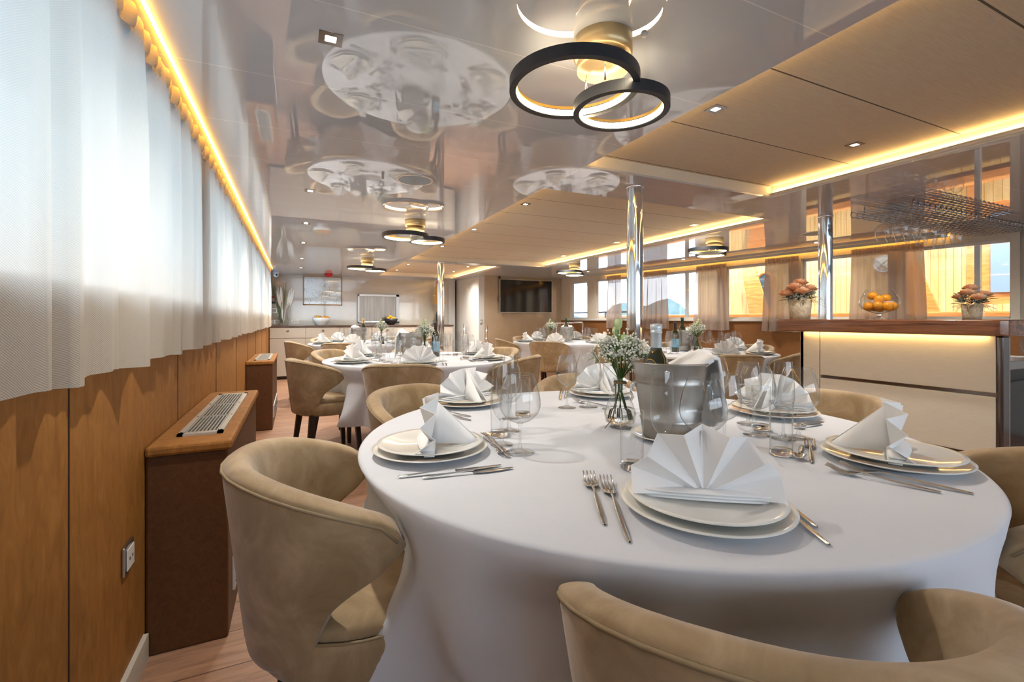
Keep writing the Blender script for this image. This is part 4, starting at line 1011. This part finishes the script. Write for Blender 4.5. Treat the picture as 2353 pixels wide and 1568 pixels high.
# ---- wine coolers, bottles, cloths, flower vases
def cooler():
    t = thing('wine_cooler', 'x', 'wine bucket', far)
    MB().lathe([(0, .002), (.072, .002), (.078, .006), (.084, .05), (.0865, .055), (.083, .058), (.099, .155), (.1015, .160), (.099, .165), (.106, .212), (.112, .216), (.111, .220), (.103, .216), (.096, .165), (.074, .012), (0, .010)], 56).build('bucket', 'hatchsteel', t)
    for s in (-1, 1):
        k = MB().ball((s * .103, 0, .150), .009, 14, 10, (1.2, 1, 1)).build('knob', 'chrome', t)
        pts = [(s * .110, .026 * sin(a), .126 + .026 * cos(a)) for a in [2 * pi * i / 24 for i in range(25)]]
        MB().tube(pts, .0022, 6, False).build('ring_handle', 'chrome', k)
    return t
def bottle(name, foil, glass='bottle', lab=None):
    t = thing(name, 'x', 'wine bottle', far)
    MB().lathe([(0, .0), (.036, .0), (.038, .004), (.038, .175), (.036, .195), (.028, .215), (.018, .232), (.0148, .245), (.0145, .30), (0, .30)], 36).build('bottle_glass', glass, t)
    MB().lathe([(.0152, .242), (.0156, .285), (.0172, .286), (.0172, .291), (.0156, .292), (.0172, .297), (.0172, .303), (.0165, .312), (0, .313)], 28).build('cap', foil, t)
    if lab: MB().lathe([(.0385, .05), (.0385, .14)], 36).build('bottle_label', lab, t)
    return t
G['cooler'] = cooler(); G['bottle'] = bottle('wine_bottle', 'foil_silver'); G['bottle_d'] = bottle('wine_bottle', 'foil_dark', lab='label'); G['bottle_g'] = bottle('wine_bottle', 'foil_green')
G['bottle_y'] = bottle('wine_bottle', 'foil_gold')
def cooler_cloth(name='cooler_cloth'):
    # folded towel laid over the rim: +X side hangs outside
    rows = []
    prof = [(-.05, .14), (.03, .205), (.085, .235), (.108, .232), (.124, .205), (.132, .15), (.136, .085), (.138, .03)]
    for k in range(13):
        w = (k / 12 - .5) * 2; row = []
        for x, z in prof:
            zz = z + .012 * cos(w * 2.2) * (1 if x < .12 else 0) - .035 * w * max(0, (x - .10)) / .04; yy = w * (.085 - .02 * (x > .12))
            rad = x if x < .1 else sqrt(max(x * x - yy * yy * .7, .003))
            row.append((rad, yy, zz + .004 * sin(w * 9 + x * 30)))
        rows.append(row)
    return tag(MB().grid(rows).build(name, 'napkin', None, True, solid=.009), 'x', 'napkin')
G['towel'] = cooler_cloth(); G['towel'].location = far
def vase(seed, buds=4, roses=2):
    t = thing('flower_vase', 'x', 'vase of flowers', far); rnd = random.Random(seed)
    v = MB().lathe([(.020, .003), (.046, .018), (.051, .045), (.040, .078), (.024, .105), (.018, .125), (.0175, .145), (.022, .158)], 40).build('glass_vase', 'glass', t)
    MB().lathe([(0, .005), (.018, .0055), (.044, .020), (.049, .045), (.045, .060), (0, .060)], 40).build('water', 'water', v)
    MB().lathe([(0, 0), (.022, 0), (.024, .003), (.018, .0052), (0, .0052)], 32).build('vase_foot', 'solidglass', v)
    mb = MB()
    for k in range(16):
        a = rnd.uniform(0, 6.28); r = rnd.uniform(0, .010); mb.tube([(.03 * cos(a + 1), .03 * sin(a + 1), .03), (r * cos(a), r * sin(a), .12), (r * cos(a) * 1.2, r * sin(a) * 1.2, .19)], .0016, 5)
    mb.build('stem', 'stem', t)
    # gypsophila: thin branches and tiny blossoms
    mb = MB(); mf = MB()
    for k in range(46):
        a = rnd.uniform(0, 6.28); el = rnd.uniform(.25, 1.35); R_ = rnd.uniform(.075, .125)
        c = Vector((R_ * cos(el) * cos(a), R_ * cos(el) * sin(a), .185 + R_ * sin(el) * .85)); b0 = Vector((.006 * cos(a), .006 * sin(a), .155))
        mid = b0.lerp(c, .5) + Vector((0, 0, .008)); mb.tube([b0, mid, c], .0009, 4, False)
        for j in range(17):
            d = Vector((rnd.gauss(0, 1), rnd.gauss(0, 1), rnd.gauss(0, 1))) * .0135; e = c + d; mb.tube([mid.lerp(c, rnd.uniform(.3, .9)), e], .0005, 3, False)
            mf.ball(e, rnd.uniform(.0024, .0042), 6, 4)
    b_ = mb.build('baby_breath_branch', 'stem', t); b_['kind'] = 'stuff'
    f = mf.build('baby_breath_blossom', 'petal_white', t); f['kind'] = 'stuff'
    for k in range(buds):
        a = 1.6 * k + .4; x, y = .014 * cos(a), .014 * sin(a); hh = .262 + .026 * (k % 3)
        s = MB().tube([(0, 0, .15), (x * .7, y * .7, .23), (x, y, hh)], .002, 5).build('bud_stem', 'stem', t)
        m2 = MB()
        for j in range(4):
            aa = j * pi / 2 + k; rows = []
            for q in (0, .25, .5, .75, 1):
                rad = .0135 * sin(pi * (.12 + .62 * q)) ; rows.append([(x + rad * cos(aa + w_), y + rad * sin(aa + w_), hh + .036 * q) for w_ in (-.9, -.45, 0, .45, .9)])
            m2.grid(rows)
        m2.build('bud', 'petal_green', s)
    for k in range(roses):
        m2 = MB(); rose(m2, (-.034 + .006 * k, .010 - .022 * k, .272 - .036 * k), .024, rnd); m2.build('white_rose', 'petal_white', t)
    pts = [(.0195 * cos(a), .0195 * sin(a), .146 + .001 * sin(a)) for a in [2 * pi * i / 20 for i in range(21)]]
    tw = MB().tube(pts, .0016, 5, False).tube([(x * 1.04, y * 1.04, z - .003) for x, y, z in pts], .0016, 5, False)
    tw.tube([(-.020, -.004, .146), (-.032, -.012, .155), (-.036, -.014, .135), (-.022, -.006, .144), (-.030, -.014, .110), (-.034, -.020, .07), (-.052, -.022, .03), (-.074, -.018, .006)], .0014, 5)
    tw.tube([(-.020, -.004, .146), (-.026, -.012, .12), (-.036, -.022, .09), (-.040, -.026, .05)], .0014, 5)
    tw.build('twine_bow', 'twine', t); return t
G['vase'] = vase(3)
cz = TZ + .001
def setpiece(nm, c, v, vr, bot, br, tow, saucer=True):
    if saucer: place('plate', c, cz, 0, 'white plate under the wine cooler on the ' + nm, 'white dinner plates', (.82, .82, 1))
    place('cooler', c, cz + .007, br, 'brushed steel wine cooler with ring handles on the ' + nm, 'steel wine coolers')
    if bot: place(bot[0], (c[0] + bot[1], c[1] + bot[2]), cz + bot[3], 0, bot[4] + ' on the ' + nm, 'wine bottles')
    if tow is not None: place('towel', c, cz + .007, tow, 'white cloth folded over the rim of the wine cooler on the ' + nm, 'cloths on the wine coolers')
    if v: place('vase', v, cz, vr, 'glass vase of white flowers on the ' + nm, 'flower vases')
setpiece(TABLES[0]['n'], (.985, 1.015), on(1425, 982, TZ), .0, ('bottle', -.035, .02, .022, 'silver capped dark wine bottle standing in the cooler'), 2.55 + pi, -.35)
setpiece(TABLES[1]['n'], (.93, 4.10), (1.07, 4.18), 1.0, None, 3.4, 2.6)
place('bottle_d', (1.17, 4.16), cz, 0, 'dark wine bottle with blue label standing beside the vase on the ' + TABLES[1]['n'], 'wine bottles')
setpiece(TABLES[2]['n'], (.83, 6.95), (1.15, 7.05), .5, ('bottle_y', .05, 0, .04, 'gold topped bottle in the cooler'), 1, 2.4, False)
setpiece(TABLES[3]['n'], (3.77, 6.05), (3.60, 6.25), .2, ('bottle_g', -.01, 0, .05, 'green capped wine bottle in the cooler'), 1.2, 1.0, False)
setpiece(TABLES[4]['n'], (3.80, 3.72), (3.83, 3.56), 2.0, ('bottle_g', -.02, 0, .05, 'green capped wine bottle in the cooler'), 1.2, 0, False)
place('bottle_d', (3.62, 3.66), cz, 0, 'dark wine bottle left of the cooler on the ' + TABLES[4]['n'], 'wine bottles')
t = thing('pepper_grinder', 'small dark pepper grinder on the table before the buffet', 'pepper mill', (1.09, 6.55, cz))
MB().lathe([(0, 0), (.022, 0), (.018, .03), (.02, .07), (0, .072)], 16).build('body', 'darkwood', t); MB().ball((0, 0, .085), .018, 12, 8).build('grinder_top', 'darkwood', t)
t = thing('table_card', 'small green and red card standing at the near right side of the second table', 'card', (1.72, 4.45, cz), .3)
MB().box(-.03, .03, -.001, .001, 0, .10).build('card', 'petal_green', t, False); MB().box(-.012, .012, -.002, -.001, .04, .085).build('print', 'red', t, False)
# hanging glasses in the rack
k = 0
for row, yy in enumerate((1.80, 1.93)):
    for i in range(7):
        x = 3.93 + i * .135 + row * .04; key = 'balloon' if i < 4 else 'wine'; k += 1
        o = dup(G[key], (x, yy, 1.897), None, 'upside-down %s glass, %s from the left in the %s row of the hanging rack' % ('round' if key == 'balloon' else 'narrower', ('first', 'second', 'third', 'fourth', 'fifth', 'sixth', 'seventh')[i], ('front', 'rear')[row]), 'glasses hanging in the rack', None, (pi, 0, .3 * i))
# remove prototypes
def rm(o):
    for c in list(o.children): rm(c)
    bpy.data.objects.remove(o)
for o in list(G.values()) + [CH]: rm(o)
# ================================================================== OUTSIDE
def out(x0, x1, y0, y1, z0, z1): return MB().box(x0, x1, y0, y1, z0, z1)
t = thing('neighbour_boat', 'varnished wooden boat moored alongside, seen through the right windows', 'boat', (8.2, 0, 0))
out(0, .1, -4, 7.6, .7, 3.4).build('cabin_wall', 'yellow', t, False)
out(-.9, .1, -4, 10.5, -.8, .0).build('hull', 'boatwhite', t, False)
out(-.86, .1, -4, 10.5, .0, .3).build('side_deck', 'boatwhite', t, False)
out(-.935, -.92, -4, 10.5, .55, .62).build('rubbing_strip', 'boatwhite', t, False)
out(-.95, -.82, -4, 10.5, 1.08, 1.20).build('cap_rail', 'teak', t, False, bevel=.02)
out(-.92, -.86, -4, 10.5, .0, 1.08).build('bulwark', 'yellow', t, False)
out(-.7, .3, -4, 7.9, 3.4, 3.5).build('cabin_roof', 'boatwhite', t, False)
for y, w in ((2.45, .42),):
    d = out(-.05, 0, y - w - .12, y + w + .12, .75, 2.35).build('door', 'teak', t, False)
    out(-.08, -.05, y - w + .12, y + w - .12, 1.45, 2.08).build('door_window', 'boatcurtain', d, False)
    out(-.085, -.05, y - w, y + w, .9, 1.3).build('door_panel', 'yellow', d, False)
for y in (5.95,):
    w = []
    for k in range(13): a = pi * k / 12; w.append((y + .15 * cos(a), 1.85 + .15 * sin(a)))
    w = [(y + .15, 1.2)] + w + [(y - .15, 1.2)]; n = len(w)
    MB().add([(-.03, q[0], q[1]) for q in w], [tuple(range(n))]).build('arched_window', 'boatglass', t, False)
    MB().tube([(-.03, q[0], q[1]) for q in w], .03, 6).build('window_frame', 'teak', t)
l = MB().ball((-.05, 3.95, 1.95), .12, 20, 14, (.5, 1, 1)).build('bulkhead_lamp', 'lampglass', t)
MB().tube([(-.07, 3.95 + .12 * cos(a), 1.95 + .12 * sin(a)) for a in [2 * pi * i / 24 for i in range(25)]], .012, 6).tube([(-.1, 3.85, 1.85), (-.12, 3.95, 1.95), (-.1, 4.05, 2.05)], .006, 5).tube([(-.1, 4.05, 1.85), (-.12, 3.95, 1.95), (-.1, 3.85, 2.05)], .006, 5).build('lamp_guard', 'boatwhite', l)
MB().add([(-.6, 5.3, .75), (-.6, 5.75, .75), (-.5, 6.2, 2.6), (-.5, 6.0, 2.6), (-.56, 5.3, .75), (-.56, 5.75, .75), (-.46, 6.2, 2.6), (-.46, 6.0, 2.6)], [(0, 1, 2, 3), (4, 7, 6, 5), (0, 4, 5, 1), (1, 5, 6, 2), (2, 6, 7, 3), (3, 7, 4, 0)]).build('ladder_board', 'teak', t, False)
MB().add([(-.6, 2.9, .75), (-.6, 3.3, .75), (-.5, 3.75, 2.6), (-.5, 3.6, 2.6), (-.56, 2.9, .75), (-.56, 3.3, .75), (-.46, 3.75, 2.6), (-.46, 3.6, 2.6)], [(0, 1, 2, 3), (4, 7, 6, 5), (0, 4, 5, 1), (1, 5, 6, 2), (2, 6, 7, 3), (3, 7, 4, 0)]).build('support_board', 'teak', t, False)
tag(out(-300, 300, -300, 400, -1.3, -1.2).build('sea', 'sea', None, False), 'calm blue harbour water outside the windows', 'sea', kind='structure')
mb = MB(); rows = []
for i in range(60):
    a = radians(5 + i * 1.3); r = 260; hgt = 6 + 5 * sin(i * .5) + 3 * sin(i * 1.3); rows.append([(r * sin(a), r * cos(a), -1.2), (r * sin(a), r * cos(a), max(hgt, 2)), ((r + 40) * sin(a), (r + 40) * cos(a), -1.2)])
tag(MB().grid(rows).build('hills', 'hill', None, True), 'low wooded hills across the harbour', 'hill', kind='structure')
t = thing('deck_railing', 'white deck railing outside the farthest right window', 'railing', (0, 0, 0))
for z in (.75, 1.0, 1.25): MB().tube([(6.0, 7.0, z), (5.9, 11.5, z)], .02, 8).build('rail', 'boatwhite', t)
for y in (8.0, 9.5, 11): MB().tube([(5.95, y, -.1), (5.95, y, 1.25)], .018, 8).build('post', 'boatwhite', t)
tag(out(5.6, 6.45, -2.6, 12, H + .02, H + .1).build('deck_overhang', 'boatwhite', None, False), 'white deck overhang outside the right windows', 'canopy', kind='structure')
